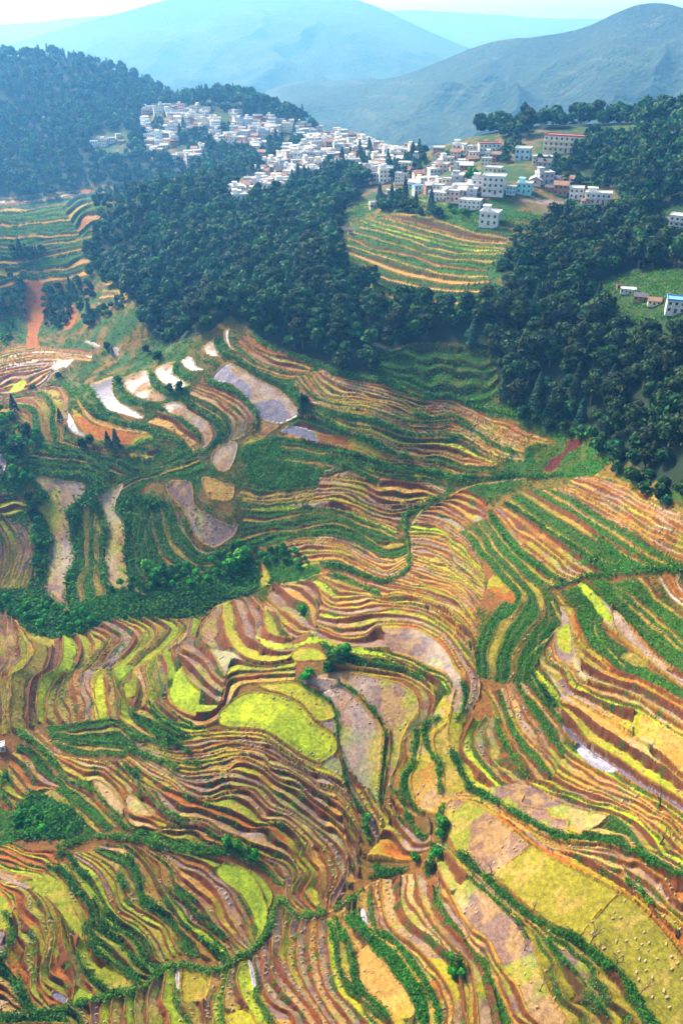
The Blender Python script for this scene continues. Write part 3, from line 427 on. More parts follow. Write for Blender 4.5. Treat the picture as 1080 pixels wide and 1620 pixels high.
# ------------------------------------------------------------------ terrain heights
CTRL = [(-250,1750,168),(0,1750,168),(300,1750,172),(540,1750,172),(800,1750,160),(1080,1750,148),(1350,1750,138),
 (540,1440,176),(380,1530,176),(230,1560,175),(0,1450,166),(150,1400,170),(-200,1400,160),(640,1390,173),(430,1140,157),(300,1250,166),
 (1080,1420,133),(1300,1300,118),(850,1400,146),(700,1500,160),(900,1200,142),(760,1280,150),(1080,1150,128),(1250,1000,105),(800,1020,138),(740,1120,146),(1080,950,118),
 (0,1060,160),(-200,1100,155),(0,1220,170),(120,1290,170),(200,1100,160),(230,965,162),(0,965,163),(400,900,158),(330,870,154),(640,860,142),(620,1000,145),(500,1000,150),
 (330,620,117),(250,600,119),(120,640,126),(0,680,130),(-200,700,128),(100,760,140),(200,800,146),(50,900,158),(180,870,153),(420,790,140),(330,800,143),(450,690,125),(600,650,115),(570,760,133),(700,700,125),
 (390,525,102),(830,690,117),(880,715,118),(800,760,129),(720,770,134),(1000,800,112),(1200,800,92),(880,860,124),(960,900,121),
 (50,580,150),(0,560,148),(-250,560,146),(200,560,139),(100,480,140),(60,450,132),(0,400,118),(-250,400,112),(100,340,102),(0,325,101),(-250,320,100),(190,322,97),(140,400,115),(270,560,128),
 (0,280,128),(-250,280,128),(130,270,124),(0,147,89),(-250,147,88),(250,151,90),(120,143,87),(150,220,106),(0,200,100),(300,300,97),(250,400,106),(200,480,115),(330,176,95),(430,173,92),(490,198,94),
 (560,222,92),(640,245,86),(680,240,71),(760,215,62),(850,200,56),(400,450,96),(320,500,100),(500,400,91),(330,340,96),(450,230,99),(400,280,98),(540,270,90),(600,275,87),(650,300,86),(500,500,100),(560,590,108),
 (650,400,87),(560,360,88),(700,350,79),(800,370,79),(740,300,68),(690,280,76),(830,270,64),(880,225,60),(950,300,68),(640,470,95),(780,470,90),(680,560,106),(760,620,113),(640,600,110),
 (900,400,79),(1030,470,79),(1080,350,71),(1250,350,62),(1000,600,95),(850,560,99),(1080,750,98),(920,650,108),(1080,190,46),(940,199,53),(1250,190,37),(1010,240,57),(1080,260,56),(1000,400,76),(1200,550,74)]
XYZ = [tuple(on_level(u, v, h)) for u, v, h in CTRL]
for u, d, h in [(-300,640,150),(-100,630,150),(60,610,148),(-300,1500,260),(100,1500,280),(400,1400,270),(600,1250,260),(800,1000,220),(1000,900,190),(1250,900,180),(520,980,190),(640,830,170),(740,680,120),(860,640,110),(980,640,100),(1150,620,90),(400,1150,190),(250,1250,160),(0,1300,160),(-300,1300,150)]:
    p = at_dist(u, 160, d); XYZ.append((p[0], p[1], CAMZ-h))
XYZ = np.array(XYZ)
SC = 300.0
def tps_fit(P, z, lam=0.02):
    n = len(P); D = np.sqrt(((P[:, None]-P[None])**2).sum(-1)); K = np.where(D > 0, D*D*np.log(np.maximum(D, 1e-9)), 0)+lam*np.eye(n)*.1
    A = np.zeros((n+3, n+3)); A[:n, :n] = K; A[:n, n] = 1; A[:n, n+1:] = P; A[n, :n] = 1; A[n+1:, :n] = P.T
    return np.linalg.solve(A, np.r_[z, 0, 0, 0])
TP = XYZ[:, :2]/SC; TW = tps_fit(TP, XYZ[:, 2])
def vnoise(X, Y, seed=0):                  # smooth value noise, -1..1
    rs = np.random.RandomState(seed); T = rs.rand(256, 256).astype(np.float32)*2-1
    xi = np.floor(X).astype(np.int64); yi = np.floor(Y).astype(np.int64)
    fx = (X-xi).astype(np.float32); fy = (Y-yi).astype(np.float32); fx = fx*fx*(3-2*fx); fy = fy*fy*(3-2*fy)
    a = T[yi & 255, xi & 255]; b = T[yi & 255, (xi+1) & 255]; c = T[(yi+1) & 255, xi & 255]; d = T[(yi+1) & 255, (xi+1) & 255]
    return (a*(1-fx)+b*fx)*(1-fy)+(c*(1-fx)+d*fx)*fy
def fbm(X, Y, s, o=3, seed=0):
    r = 0; a = 1.0; t = 0
    for i in range(o): r = r+a*vnoise(X/s, Y/s, seed+i*7); t += a; a *= .5; s *= .5
    return r/t
def H0(X, Y):
    X = np.asarray(X, float); Y = np.asarray(Y, float); sh = X.shape; x = X.ravel()/SC; y = Y.ravel()/SC
    out = np.empty(len(x))
    for i in range(0, len(x), 60000):
        a, b = x[i:i+60000], y[i:i+60000]
        q = (a[:, None]-TP[None, :, 0])**2+(b[:, None]-TP[None, :, 1])**2
        out[i:i+60000] = (0.5*q*np.log(np.maximum(q, 1e-12)))@TW[:-3]+TW[-3]+TW[-2]*a+TW[-1]*b
    return out.reshape(sh)+fbm(X.reshape(sh), Y.reshape(sh), 38, 2, 3)*.8
F, TID, S_, WD, LT, CAP, ST = build_maps()
def survey(u, v):
    iu = np.clip(((u-MX0)*MR).astype(int), 0, MW-1); iv = np.clip(((v-MY0)*MR).astype(int), 0, MH-1)
    return iv, iu
# grid of ground points, finer close by
STEP = 1.12
vv = np.arange(1775, 112, -10.0)
hv = np.interp(vv, [112, 150, 300, 500, 700, 900, 1200, 1700], [80, 84, 92, 104, 125, 145, 156, 168])
yv = hv/np.tan(PITCH+np.arctan((vv-810)/FPX)); yv = np.maximum.accumulate(yv+np.arange(len(yv))*1e-4)
yf = np.exp(np.arange(math.log(yv[0]), math.log(1330), .0006)); hf = np.interp(yf, yv, hv)
uc = np.linspace(-60, 1140, 22)
Xc = (uc[None, :]-540)/FPX*(yf*cp+hf*sp_)[:, None]; Yc = np.repeat(yf[:, None], 22, 1)
Uc, Vc = project(Xc, Yc, H0(Xc, Yc))
keep = [0]
for i in range(1, len(yf)):                # a new row when the ground moves by about one step in view anywhere
    if np.sort(np.abs(Vc[i]-Vc[keep[-1]]))[-3] > 1.3 or yf[i]-yf[keep[-1]] > 9: keep.append(i)
yr = np.r_[yf[keep], yf[-1]+np.arange(1, 30)*16.0]; hb = np.interp(yr, yv, hv)
print('rows', len(yr))
uu = np.arange(-130, 1211, STEP)
Yg = np.repeat(yr[:, None], len(uu), 1)
Xg = (uu[None, :]-540)/FPX*(yr*cp+hb*sp_)[:, None]
NR, NC = Xg.shape
Zb = H0(Xg, Yg)
U, V = project(Xg, Yg, Zb)
jx = fbm(Xg, Yg, 1.7, 3, 101)*.7+fbm(Xg, Yg, 7, 2, 103)*1.6; jy = fbm(Xg, Yg, 1.7, 3, 107)*.6+fbm(Xg, Yg, 7, 2, 109)*1.2
far_ = np.clip((V-330)/300, .15, 1); iv, iu = survey(U+jx*far_, V+jy*far_)
inside = (U > MX0) & (U < 1209) & (V > 300) & (V < 1779)
f = np.where(inside, F[iv, iu], -1); lt = np.where(inside, LT[iv, iu], -1); tid = np.where(inside, TID[iv, iu], 0)
cap = np.where(inside, CAP[iv, iu], 0); st = np.where(inside, ST[iv, iu], 0); wd = WD[iv, iu]; ss = S_[iv, iu]
lt = lt.astype(int)
def hsh(t, k=0): x = np.sin((t+k*57.3)*12.9898)*43758.5453; return x-np.floor(x)
# beyond the surveyed plots the terraces simply follow the contours
more_ = (lt < 0) & ((U > 1085) | (U < -10) | (V > 1640)) & (V > np.where(U > 540, 770+.42*np.clip(U-1080, 0, 400), 620))
Lc = Zb/1.7+.8*fbm(Xg, Yg, 30, 2, 131)+.25*fbm(Xg, Yg, 9, 2, 132)
f = np.where(more_, Lc-np.floor(Lc), f); tid = np.where(more_, 5000+np.floor(Lc), tid); ss = np.where(more_, Xg*5+Yg*3, ss); wd = np.where(more_, 13, wd)
lt = np.where(more_, np.array([0, 4, 3, 8, 10, 0, 10, 1])[(hsh(tid, 40)*7.99).astype(int)], lt)
dist = np.hypot(Xg, Yg)
mpp = np.hypot(dist, CAMZ-Zb)/FPX
Rr = np.clip(wd*mpp*.5, .3, 3.4); Rr = np.where(wd >= 39, 0, Rr)
def hsh(t, k=0): x = np.sin((t+k*57.3)*12.9898)*43758.5453; return x-np.floor(x)
rf = .26+.10*hsh(tid)+.17*fbm(ss/12, tid*3.7, 1.0, 3, 9)
terr = (f >= 0) & (lt >= 0)
q = np.clip((f-(1-rf))/rf, 0, 1); P_ = q*q*(3-2*q)
lip = np.clip(1-f/.07, 0, 1)*.12-.16*np.clip(1-np.abs(f-(1-rf))/.06, 0, 1)
dz = np.where(terr & (wd < 39), Rr*(P_-f+.5+lip), 0)
dz = np.where(terr & (wd >= 39), np.where(f < .1, .45, .12), dz)
grn = ((lt >= 9+1) & terr)
dz = dz+np.where(st == 1, .5+.4*fbm(Xg, Yg, 1.6, 2, 21), 0)+np.where(grn & (st == 0), .25*fbm(Xg, Yg, 2.2, 2, 22)+1.3*(lt == 11)*fbm(Xg, Yg, 5, 2, 23), 0)
dz = dz+.06*fbm(Xg, Yg, 1.3, 2, 5)
Zg = Zb+dz
# ------------------------------------------------------------------ colours of the ground, sky sheen of wet plots painted in
def lin(c): c = np.asarray(c, float)/255; return np.where(c < .04045, c/12.92, ((c+.055)/1.055)**2.4)
KALB = .40
PAL = {'t':(208,164,96),'p':(186,154,132),'w':(150,140,156),'m':(152,122,110),'b':(164,112,64),'o':(190,120,58),'r':(96,30,14),'y':(184,204,36),'l':(172,180,58),'k':(160,150,66),'g':(48,118,14),'d':(24,84,12)}  # w and p are paled: sheen of the sky put into their colour
pal = np.array([lin(PAL[c]) for c in LET])*KALB
col = np.zeros((NR, NC, 3)); n1 = fbm(Xg, Yg, 14, 3, 31); n2 = fbm(Xg, Yg, 3.2, 3, 32); n3 = fbm(Xg, Yg, 45, 2, 33)
earth = lin((152, 106, 64))*KALB; meadow = lin((92, 104, 50))*KALB; floor_ = lin((34, 56, 26))*KALB; dry = lin((150, 122, 76))*KALB
w_ = np.clip(.5+1.6*n2+.5*n1, 0, 1)[..., None]
base_low = earth*(1-w_*.5)+lin((92, 92, 40))*KALB*w_*.5
wm = np.clip(.45+2.2*fbm(Xg, Yg, 9, 4, 36), 0, 1)[..., None]
base_mid = lin((58, 104, 26))*KALB*(1-wm)+lin((150, 118, 66))*KALB*wm
def inpoly(poly, u, v):
    r = np.zeros(np.shape(u), bool); P = np.array(poly, float)
    for a, b in zip(P, np.roll(P, -1, 0)):
        c = (a[1] > v) != (b[1] > v)
        if abs(b[1]-a[1]) > 1e-9: r ^= c & (u < (b[0]-a[0])*(v-a[1])/(b[1]-a[1])+a[0])
    return r
FOREST = [(-250,320),(60,317),(130,303),(150,288),(200,300),(212,330),(165,370),(148,400),(160,440),(215,480),(225,515),(265,548),(330,525),(365,500),(430,545),(500,570),(560,598),(600,595),(600,560),(650,542),(720,542),(755,560),(785,600),(790,640),(850,655),(930,670),(960,700),(985,725),(1060,775),(1250,870),(1250,120),(1080,165),(1000,195),(920,190),(840,195),(740,205),(700,215),(680,235),(640,240),(560,220),(505,195),(430,160),(330,165),(250,135),(100,125),(-250,125)]
CLEAR = {'village':[(228,172),(290,167),(380,185),(420,192),(500,207),(545,203),(660,240),(668,262),(650,292),(600,292),(560,280),(520,287),(480,280),(460,300),(455,310),(400,318),(385,332),(358,330),(358,308),(395,300),(392,282),(412,270),(400,250),(370,240),(335,232),(310,262),(240,250),(225,210)],
 'outlier':[(142,213),(202,207),(208,244),(145,254)],
 'hamlet':[(650,240),(690,222),(790,212),(800,232),(850,205),(930,208),(932,246),(885,262),(960,285),(985,322),(980,352),(900,350),(800,335),(805,362),(745,362),(650,325),(600,335),(560,302),(600,290)],
 'steps':[(528,350),(560,320),(600,308),(700,330),(800,325),(880,335),(870,375),(812,400),(792,440),(800,488),(700,492),(600,484),(552,445),(525,400)],
 'clearing':[(950,440),(1020,425),(1100,430),(1100,548),(1040,540),(975,520),(945,480)], 'edge':[(1025,330),(1100,325),(1100,402),(1045,398)], 'slope':[(900,200),(1000,198),(1010,225),(930,235)],
 'bend':[(365,285),(395,280),(405,315),(385,322)]}
inF = inpoly(FOREST, U, V) | (V < 140); cl = {k: inpoly(p, U, V) for k, p in CLEAR.items()}
anyc = np.zeros_like(inF)
for k in cl: anyc |= cl[k]
inF &= ~anyc
below = (V > 640) & ~inF
col[:] = base_mid
col = np.where((np.clip((V-760)/120, 0, 1)+.2*n1 > .5)[..., None], base_low, col)
col = np.where(inF[..., None], floor_, col)
vil = (cl['village'] | cl['outlier'] | (cl['hamlet'] & (n2 > -.1)))
vg = np.clip(.95+2*n1+n2, 0, 1)[..., None]
col = np.where(vil[..., None], (lin((150, 132, 108))*(1-vg)+lin((52, 92, 34))*vg)*KALB, col)
col = np.where((cl['clearing'] | cl['slope'] | cl['edge'])[..., None], lin((62, 96, 34))*KALB*(1+.4*n2[..., None]), col)
# plots: every field has a tone of its own, split along its length
fid = tid*7.31+np.floor(ss/(38+60*hsh(tid, 3))+hsh(tid, 5))*1.7
muddy = np.isin(lt, [0, 4]) & (hsh(fid, 21) < .26) & (V > 760)
lt = np.where(muddy, 3, lt)
base = pal[np.clip(lt, 0, 11)]
alt = pal[np.array([LET.index(c) for c in 'bmtbtmwkyyl'])] if False else None
h1, h2, h3 = hsh(fid, 1), hsh(fid, 2), hsh(fid, 4)
base = base*(0.84+.34*h1)[..., None]*np.stack([1+.10*(h2-.5), 1+.06*(h3-.5), 1-.25*(h2-.5)], -1)
# patches of regrowth and straw inside a field
isf = np.isin(lt, [0, 1, 3, 4, 5]) & terr
gm = np.clip((fbm(Xg, Yg, 6, 3, 41)+.9*(hsh(fid, 6)-.62))*5, 0, 1)*isf*(V > 560)
base = base*(1-gm[..., None]*.62)+lin((172, 190, 52))*KALB*gm[..., None]*.62
sm = np.clip((fbm(Xg, Yg, 3, 3, 42)+.55*(hsh(fid, 7)-.45))*3.5, 0, 1)*np.isin(lt, [0, 1, 3, 4, 8, 9])
base = base*(1-sm[..., None]*.45)+lin((222, 186, 124))*KALB*sm[..., None]*.45
yy = (lt == 7)
brt = np.clip(n2*1.5+.35, 0, 1)[..., None]
base = np.where(yy[..., None], base*(.8+.3*brt)+lin((205, 170, 90))*KALB*.35*np.clip(n1*3-.4, 0, 1)[..., None], base)
gg_ = np.isin(lt, [10, 11])
gmix = np.clip(.5+1.3*n2+.4*fbm(Xg, Yg, 1.1, 2, 44), 0, 1)[..., None]
base = np.where(gg_[..., None], base*(1-.35*gmix)+lin((96, 128, 34))*KALB*gmix*.35, base)
base = np.where((gg_ & (n1+.6*n3 > .42) & (st == 0) & (V < 1000))[..., None], base*.5+dry*.4, base)
rowm = ((wd >= 39) & (lt != 10) & (lt != 11) & (lt != 2)); base = base*(1+.09*rowm*np.sin(ss*1.9+n1*3)*(.4+n2))[..., None]
ris = terr & (f > 1-rf) & (st == 0) & (wd < 39)
brown = lin((128, 76, 32))*KALB*(.8+.5*hsh(tid, 8))[..., None]*np.stack([1+.15*n1, 1+0*n1, 1-.1*n1], -1)
brown = brown*(1-.35*np.clip(n2*2, 0, 1)[..., None])
gb = np.clip((fbm(ss/9, tid*2.3, 1.0, 3, 51)-.12+.5*(hsh(tid, 9)-.6)+.2*n2)*5, 0, 1)
gb = np.where(cap > 0, np.clip(.75+n2, 0, 1), gb*.8)
gb = np.where(np.isin(lt, [10, 11]), .8, gb); gb = np.clip(gb+.65*(V < 500), 0, 1)
gcol = lin((54, 88, 22))*KALB*(1+.5*n2[..., None])
rc = brown*(1-gb[..., None])+gcol*gb[..., None]
base = np.where(ris[..., None], rc, base)
lipm = terr & (f < .075+.03*n2) & (st == 0)
lg = np.clip(.35+.5*(V < 500)+2*fbm(ss/7, tid*1.9, 1.0, 2, 61), 0, 1)[..., None]
lc = lin((206, 160, 88))*KALB*(1-lg*.55)+lin((120, 128, 44))*KALB*lg*.55
base = np.where((lipm & ~gg_)[..., None], lc, base)
col = np.where(terr[..., None], base, col)
col *= (1+.10*n2+.06*n1)[..., None]
lum = col.mean(-1, keepdims=True); col = np.clip(lum+(col-lum)*1.27, .003, .85)
straw = np.isin(lt, [0, 1, 3, 4, 8, 9]) & terr & ~ris & ~lipm
strawv = np.where(straw, (.25+.75*hsh(fid, 12))*np.where(wd >= 39, .35, 1)*np.clip(.4+2.2*n1+n2, 0, 1), 0)
wet = (lt == 2)*1.0+((lt == 3) & ~ris)*np.clip(.3+1.2*n1, 0, .6)+((lt == 1) & ~ris)*np.clip(.45+1.6*fbm(Xg, Yg, 5, 2, 71), 0, 1)
wet = wet+np.isin(lt, [0, 4])*np.clip((fbm(Xg, Yg, 7, 2, 72)+.5*(hsh(fid, 17)-.8))*4, 0, .38)*(V > 560)
wet = np.clip(wet, 0, 1)*(~ris)*(~lipm)*terr
wet_sheen = (wet*np.isin(lt, [0, 1, 3, 4])*.6)[..., None]; col = col*(1-wet_sheen)+lin((172, 156, 160))*KALB*wet_sheen  # wet patches drift to pale lilac, a sky sheen painted into the colour
MG_ = 0
green = (gg_ & terr)*1.0+(ris & (gb > .6))*.45+(st == 1)*.15
green = np.clip(green, 0, 1)
def grid_mesh(name, X, Y, Z, attrs, mat, cols):
    nr, nc = X.shape; n = nr*nc
    me = bpy.data.meshes.new(name); co = np.stack([X, Y, Z], -1).reshape(-1, 3).astype(np.float32)
    idx = np.arange(n).reshape(nr, nc); qd = np.stack([idx[:-1, :-1], idx[:-1, 1:], idx[1:, 1:], idx[1:, :-1]], -1).reshape(-1, 4)
    me.vertices.add(n); me.vertices.foreach_set('co', co.ravel()); m = len(qd)
    me.loops.add(m*4); me.loops.foreach_set('vertex_index', qd.ravel().astype(np.int32))
    me.polygons.add(m); me.polygons.foreach_set('loop_start', np.arange(0, m*4, 4, dtype=np.int32)); me.polygons.foreach_set('loop_total', np.full(m, 4, np.int32))
    me.polygons.foreach_set('use_smooth', np.ones(m, bool))
    me.update()
    ca = me.color_attributes.new('Col', 'FLOAT_COLOR', 'POINT'); ca.data.foreach_set('color', np.c_[cols.reshape(-1, 3), np.ones(n)].astype(np.float32).ravel())
    for k, v in attrs.items(): at = me.attributes.new(k, 'FLOAT', 'POINT'); at.data.foreach_set('value', np.asarray(v, np.float32).ravel())
    me.materials.append(mat); o = bpy.data.objects.new(name, me); C.objects.link(o); return o
def mesh_from(name, co, faces, mat, cols=None, smooth_=False, nv=4):
    me = bpy.data.meshes.new(name); co = np.asarray(co, np.float32); faces = np.asarray(faces, np.int32); m = len(faces)
    me.vertices.add(len(co)); me.vertices.foreach_set('co', co.ravel()); me.loops.add(m*nv); me.loops.foreach_set('vertex_index', faces.ravel())
    me.polygons.add(m); me.polygons.foreach_set('loop_start', np.arange(0, m*nv, nv, dtype=np.int32)); me.polygons.foreach_set('loop_total', np.full(m, nv, np.int32))
    me.polygons.foreach_set('use_smooth', np.full(m, bool(smooth_)))
    me.update()
    if cols is not None:
        ca = me.color_attributes.new('Col', 'FLOAT_COLOR', 'POINT'); ca.data.foreach_set('color', np.c_[cols, np.ones(len(co))].astype(np.float32).ravel())
    if mat: me.materials.append(mat)
    return me
# ------------------------------------------------------------------ materials
def new_mat(name):
    m = bpy.data.materials.new(name); m.use_nodes = True; nt = m.node_tree; return m, nt, nt.nodes['Principled BSDF']
def N(nt, t, **k):
    n = nt.nodes.new('ShaderNode'+t)
    for a_, b_ in k.items(): setattr(n, a_, b_)
    return n
def noise(nt, scale, detail=4, rough=.6, vec=None):
    n = N(nt, 'TexNoise'); n.inputs['Scale'].default_value = scale; n.inputs['Detail'].default_value = detail; n.inputs['Roughness'].default_value = rough
    if vec: nt.links.new(vec, n.inputs['Vector'])
    return n
def rng_(nt, src, a0, a1, b0, b1):
    r = N(nt, 'MapRange'); nt.links.new(src, r.inputs[0]); r.inputs[1].default_value = a0; r.inputs[2].default_value = a1; r.inputs[3].default_value = b0; r.inputs[4].default_value = b1; return r.outputs[0]
def mixc(nt, fac, A, B, mode='MIX'):
    m = N(nt, 'Mix', data_type='RGBA', blend_type=mode)
    for s_, v_ in ((m.inputs[0], fac), (m.inputs[6], A), (m.inputs[7], B)):
        if hasattr(v_, 'is_linked'): nt.links.new(v_, s_)
        elif isinstance(v_, (int, float)): s_.default_value = v_
        else: s_.default_value = (*v_, 1)
    return m.outputs[2]
def math_(nt, op, a_, b_):
    m = N(nt, 'Math', operation=op)
    for i, v_ in enumerate((a_, b_)):
        if hasattr(v_, 'is_linked'): nt.links.new(v_, m.inputs[i])
        else: m.inputs[i].default_value = v_
    return m.outputs[0]
def ground_mat():
    m, nt, b = new_mat('hillside'); L = nt.links.new
    geo = N(nt, 'NewGeometry'); pos = geo.outputs['Position']
    col_ = N(nt, 'Attribute', attribute_name='Col').outputs['Color']; stw = N(nt, 'Attribute', attribute_name='straw').outputs['Fac']
    wt = N(nt, 'Attribute', attribute_name='wet').outputs['Fac']
    a1 = noise(nt, 1.1, 6, .65, pos); a2 = noise(nt, 4.0, 3, .6, pos)
    k = rng_(nt, a1.outputs[0], .32, .68, .58, 1.45); k2 = rng_(nt, a2.outputs[0], .3, .7, .7, 1.32)
    kk = math_(nt, 'MULTIPLY', k, k2)
    grey = N(nt, 'CombineColor'); [L(kk, grey.inputs[i]) for i in range(3)]
    c1 = mixc(nt, 1.0, col_, grey.outputs[0], 'MULTIPLY')
    mp = N(nt, 'Mapping'); L(pos, mp.inputs[0]); mp.inputs[3].default_value = (.9, 2.0, 1)
    mp.inputs[2].default_value = (0, 0, .6)
    s1 = noise(nt, .8, 2, .5, mp.outputs[0]); f1 = rng_(nt, s1.outputs[0], .56, .64, 0, 1)
    fs = math_(nt, 'MULTIPLY', math_(nt, 'MULTIPLY', f1, stw), .55)
    c2 = mixc(nt, fs, c1, tuple(lin((232, 200, 140))*KALB))
    L(c2, b.inputs['Base Color'])
    rgh = rng_(nt, wt, 0, 1, .95, .26); rg = math_(nt, 'ADD', rgh, rng_(nt, a2.outputs[0], .3, .7, -.04, .1)); L(rg, b.inputs['Roughness'])
    b.inputs['Specular IOR Level'].default_value = .4
    bp = N(nt, 'Bump'); bp.inputs['Distance'].default_value = .5
    L(math_(nt, 'SUBTRACT', .55, math_(nt, 'MULTIPLY', wt, .5)), bp.inputs['Strength']); L(a1.outputs[0], bp.inputs['Height']); L(bp.outputs[0], b.inputs['Normal'])
    return m
MG = ground_mat()
terrain = grid_mesh('terraced_hillside', Xg, Yg, Zg, {'straw': strawv, 'wet': wet}, MG, col); terrain['kind'] = 'structure'
# the land beyond the surveyed slopes
xo, yo = np.meshgrid(np.arange(-1500, 1501, 9.0), np.arange(-260, 1700, 9.0)); zo = H0(xo, yo)
zo = np.clip(zo, CAMZ-330, CAMZ-30); uo, vo = project(xo, yo, np.clip(zo, -200, CAMZ-1)); aw = np.abs(uo-540)/670
covered = (aw < 1.0) & (yo > yr[0]) & (yo < yr[-1]); zo = zo-np.where(covered, 7, np.where((aw < 1.12) & (yo > yr[0]-12) & (yo < yr[-1]+20), .6, 0))
lev = np.floor(zo/2.2+1.5*fbm(xo, yo, 60, 2, 121)); hh = hsh(lev, 31); no = fbm(xo, yo, 25, 3, 122)
co_ = np.where((hh < .4)[..., None], lin((190, 150, 90)), np.where((hh < .7)[..., None], lin((150, 104, 60)), lin((70, 112, 30))))*KALB
co_ = np.where((no > .05)[..., None], lin((40, 84, 26))*KALB, co_)
og = grid_mesh('outer_hillside', xo, yo, zo, {}, MG, co_); og['kind'] = 'structure'
xo, yo = np.meshgrid(np.linspace(-5900, 5900, 40), np.linspace(-350, 7500, 40)); fl = grid_mesh('valley_floor', xo, yo, np.full(xo.shape, -330.0), {}, MG, np.full(xo.shape+(3,), .06)*np.array([.5, 1, .5])); fl['kind'] = 'structure'
# ground height lookup
def zat(x, y):
    r = np.clip(np.searchsorted(yr, y)-1, 0, NR-2); fr = np.clip((y-yr[r])/(yr[r+1]-yr[r]), 0, 1)
    kx = (yr*cp+hb*sp_)/FPX
    def row(rr): c = (x/kx[rr]+540-uu[0])/STEP; c = np.clip(c, 0, NC-1.001); i = c.astype(int); w = c-i; return Zg[rr, i]*(1-w)+Zg[rr, i+1]*w
    return row(r)*(1-fr)+row(r+1)*fr
Us, Vs, Ys = U[::4, ::4].copy(), V[::4, ::4].copy(), Yg[::4, ::4].copy()
def spot(u, v):                            # ground point seen at (u, v)
    d = (Us-u)**2+(Vs-v)**2; i = np.argmin(np.where(d < 30, Ys*.02+d, d+1000)); r, c = divmod(i, Us.shape[1]); r0, c0 = max(r*4-4, 0), max(c*4-4, 0)
    d = (U[r0:r0+9, c0:c0+9]-u)**2+(V[r0:r0+9, c0:c0+9]-v)**2; r, c = divmod(np.argmin(d), d.shape[1]); r += r0; c += c0
    return Vector((Xg[r, c], Yg[r, c], Zg[r, c]))
def tag(o, label=None, cat=None, group=None, kind=None):
    for k_, v_ in (('label', label), ('category', cat), ('group', group), ('kind', kind)):
        if v_: o[k_] = v_
    return o
# ------------------------------------------------------------------ foliage
def leaf_mat(name, tint, trans=.25):
    m, nt, b = new_mat(name); L = nt.links.new
    c = N(nt, 'Attribute', attribute_name='Col').outputs['Color']; oi = N(nt, 'ObjectInfo')
    hs = N(nt, 'HueSaturation'); L(rng_(nt, oi.outputs['Random'], 0, 1, .455, .535), hs.inputs['Hue']); L(rng_(nt, oi.outputs['Random'], 0, 1, .6, 1.4), hs.inputs['Value'])
    L(mixc(nt, 1.0, c, tint, 'MULTIPLY'), hs.inputs['Color']); L(hs.outputs[0], b.inputs['Base Color'])
    b.inputs['Roughness'].default_value = .7; b.inputs['Specular IOR Level'].default_value = .25
    tr = N(nt, 'BsdfTranslucent'); L(hs.outputs[0], tr.inputs[0]); mx = N(nt, 'MixShader'); mx.inputs[0].default_value = trans
    L(b.outputs[0], mx.inputs[1]); L(tr.outputs[0], mx.inputs[2]); L(mx.outputs[0], nt.nodes['Material Output'].inputs[0]); return m
ML = leaf_mat('leaves', (1, 1, 1)); 
def plain(name, c, rough=.85, bump=True):
    m, nt, b = new_mat(name); n_ = noise(nt, 3, 4, .6, N(nt, 'TexCoord').outputs['Object'])
    k = rng_(nt, n_.outputs[0], .3, .7, .75, 1.2); g = N(nt, 'CombineColor'); [nt.links.new(k, g.inputs[i]) for i in range(3)]
    nt.links.new(mixc(nt, 1.0, c, g.outputs[0], 'MULTIPLY'), b.inputs['Base Color']); b.inputs['Roughness'].default_value = rough
    return m
MB = plain('bark', (.10, .075, .05)); MBD = plain('dark_bark', (.045, .03, .025))
def leafs(P, Nn, size, r):
    """one bent quad per point, facing roughly along Nn"""
    n = len(P); Nn = Nn+r.randn(n, 3)*.45; Nn /= np.linalg.norm(Nn, axis=1)[:, None]+1e-9
    a = np.cross(Nn, r.randn(n, 3)); a /= np.linalg.norm(a, axis=1)[:, None]+1e-9; b = np.cross(Nn, a)
    s = (size*(.6+.8*r.rand(n)))[:, None]; s2 = s*(.55+.45*r.rand(n))[:, None]
    q = np.stack([P-a*s, P-b*s2-Nn*s*.2, P+a*s, P+b*s2-Nn*s*.2], 1)
    return q.reshape(-1, 3)
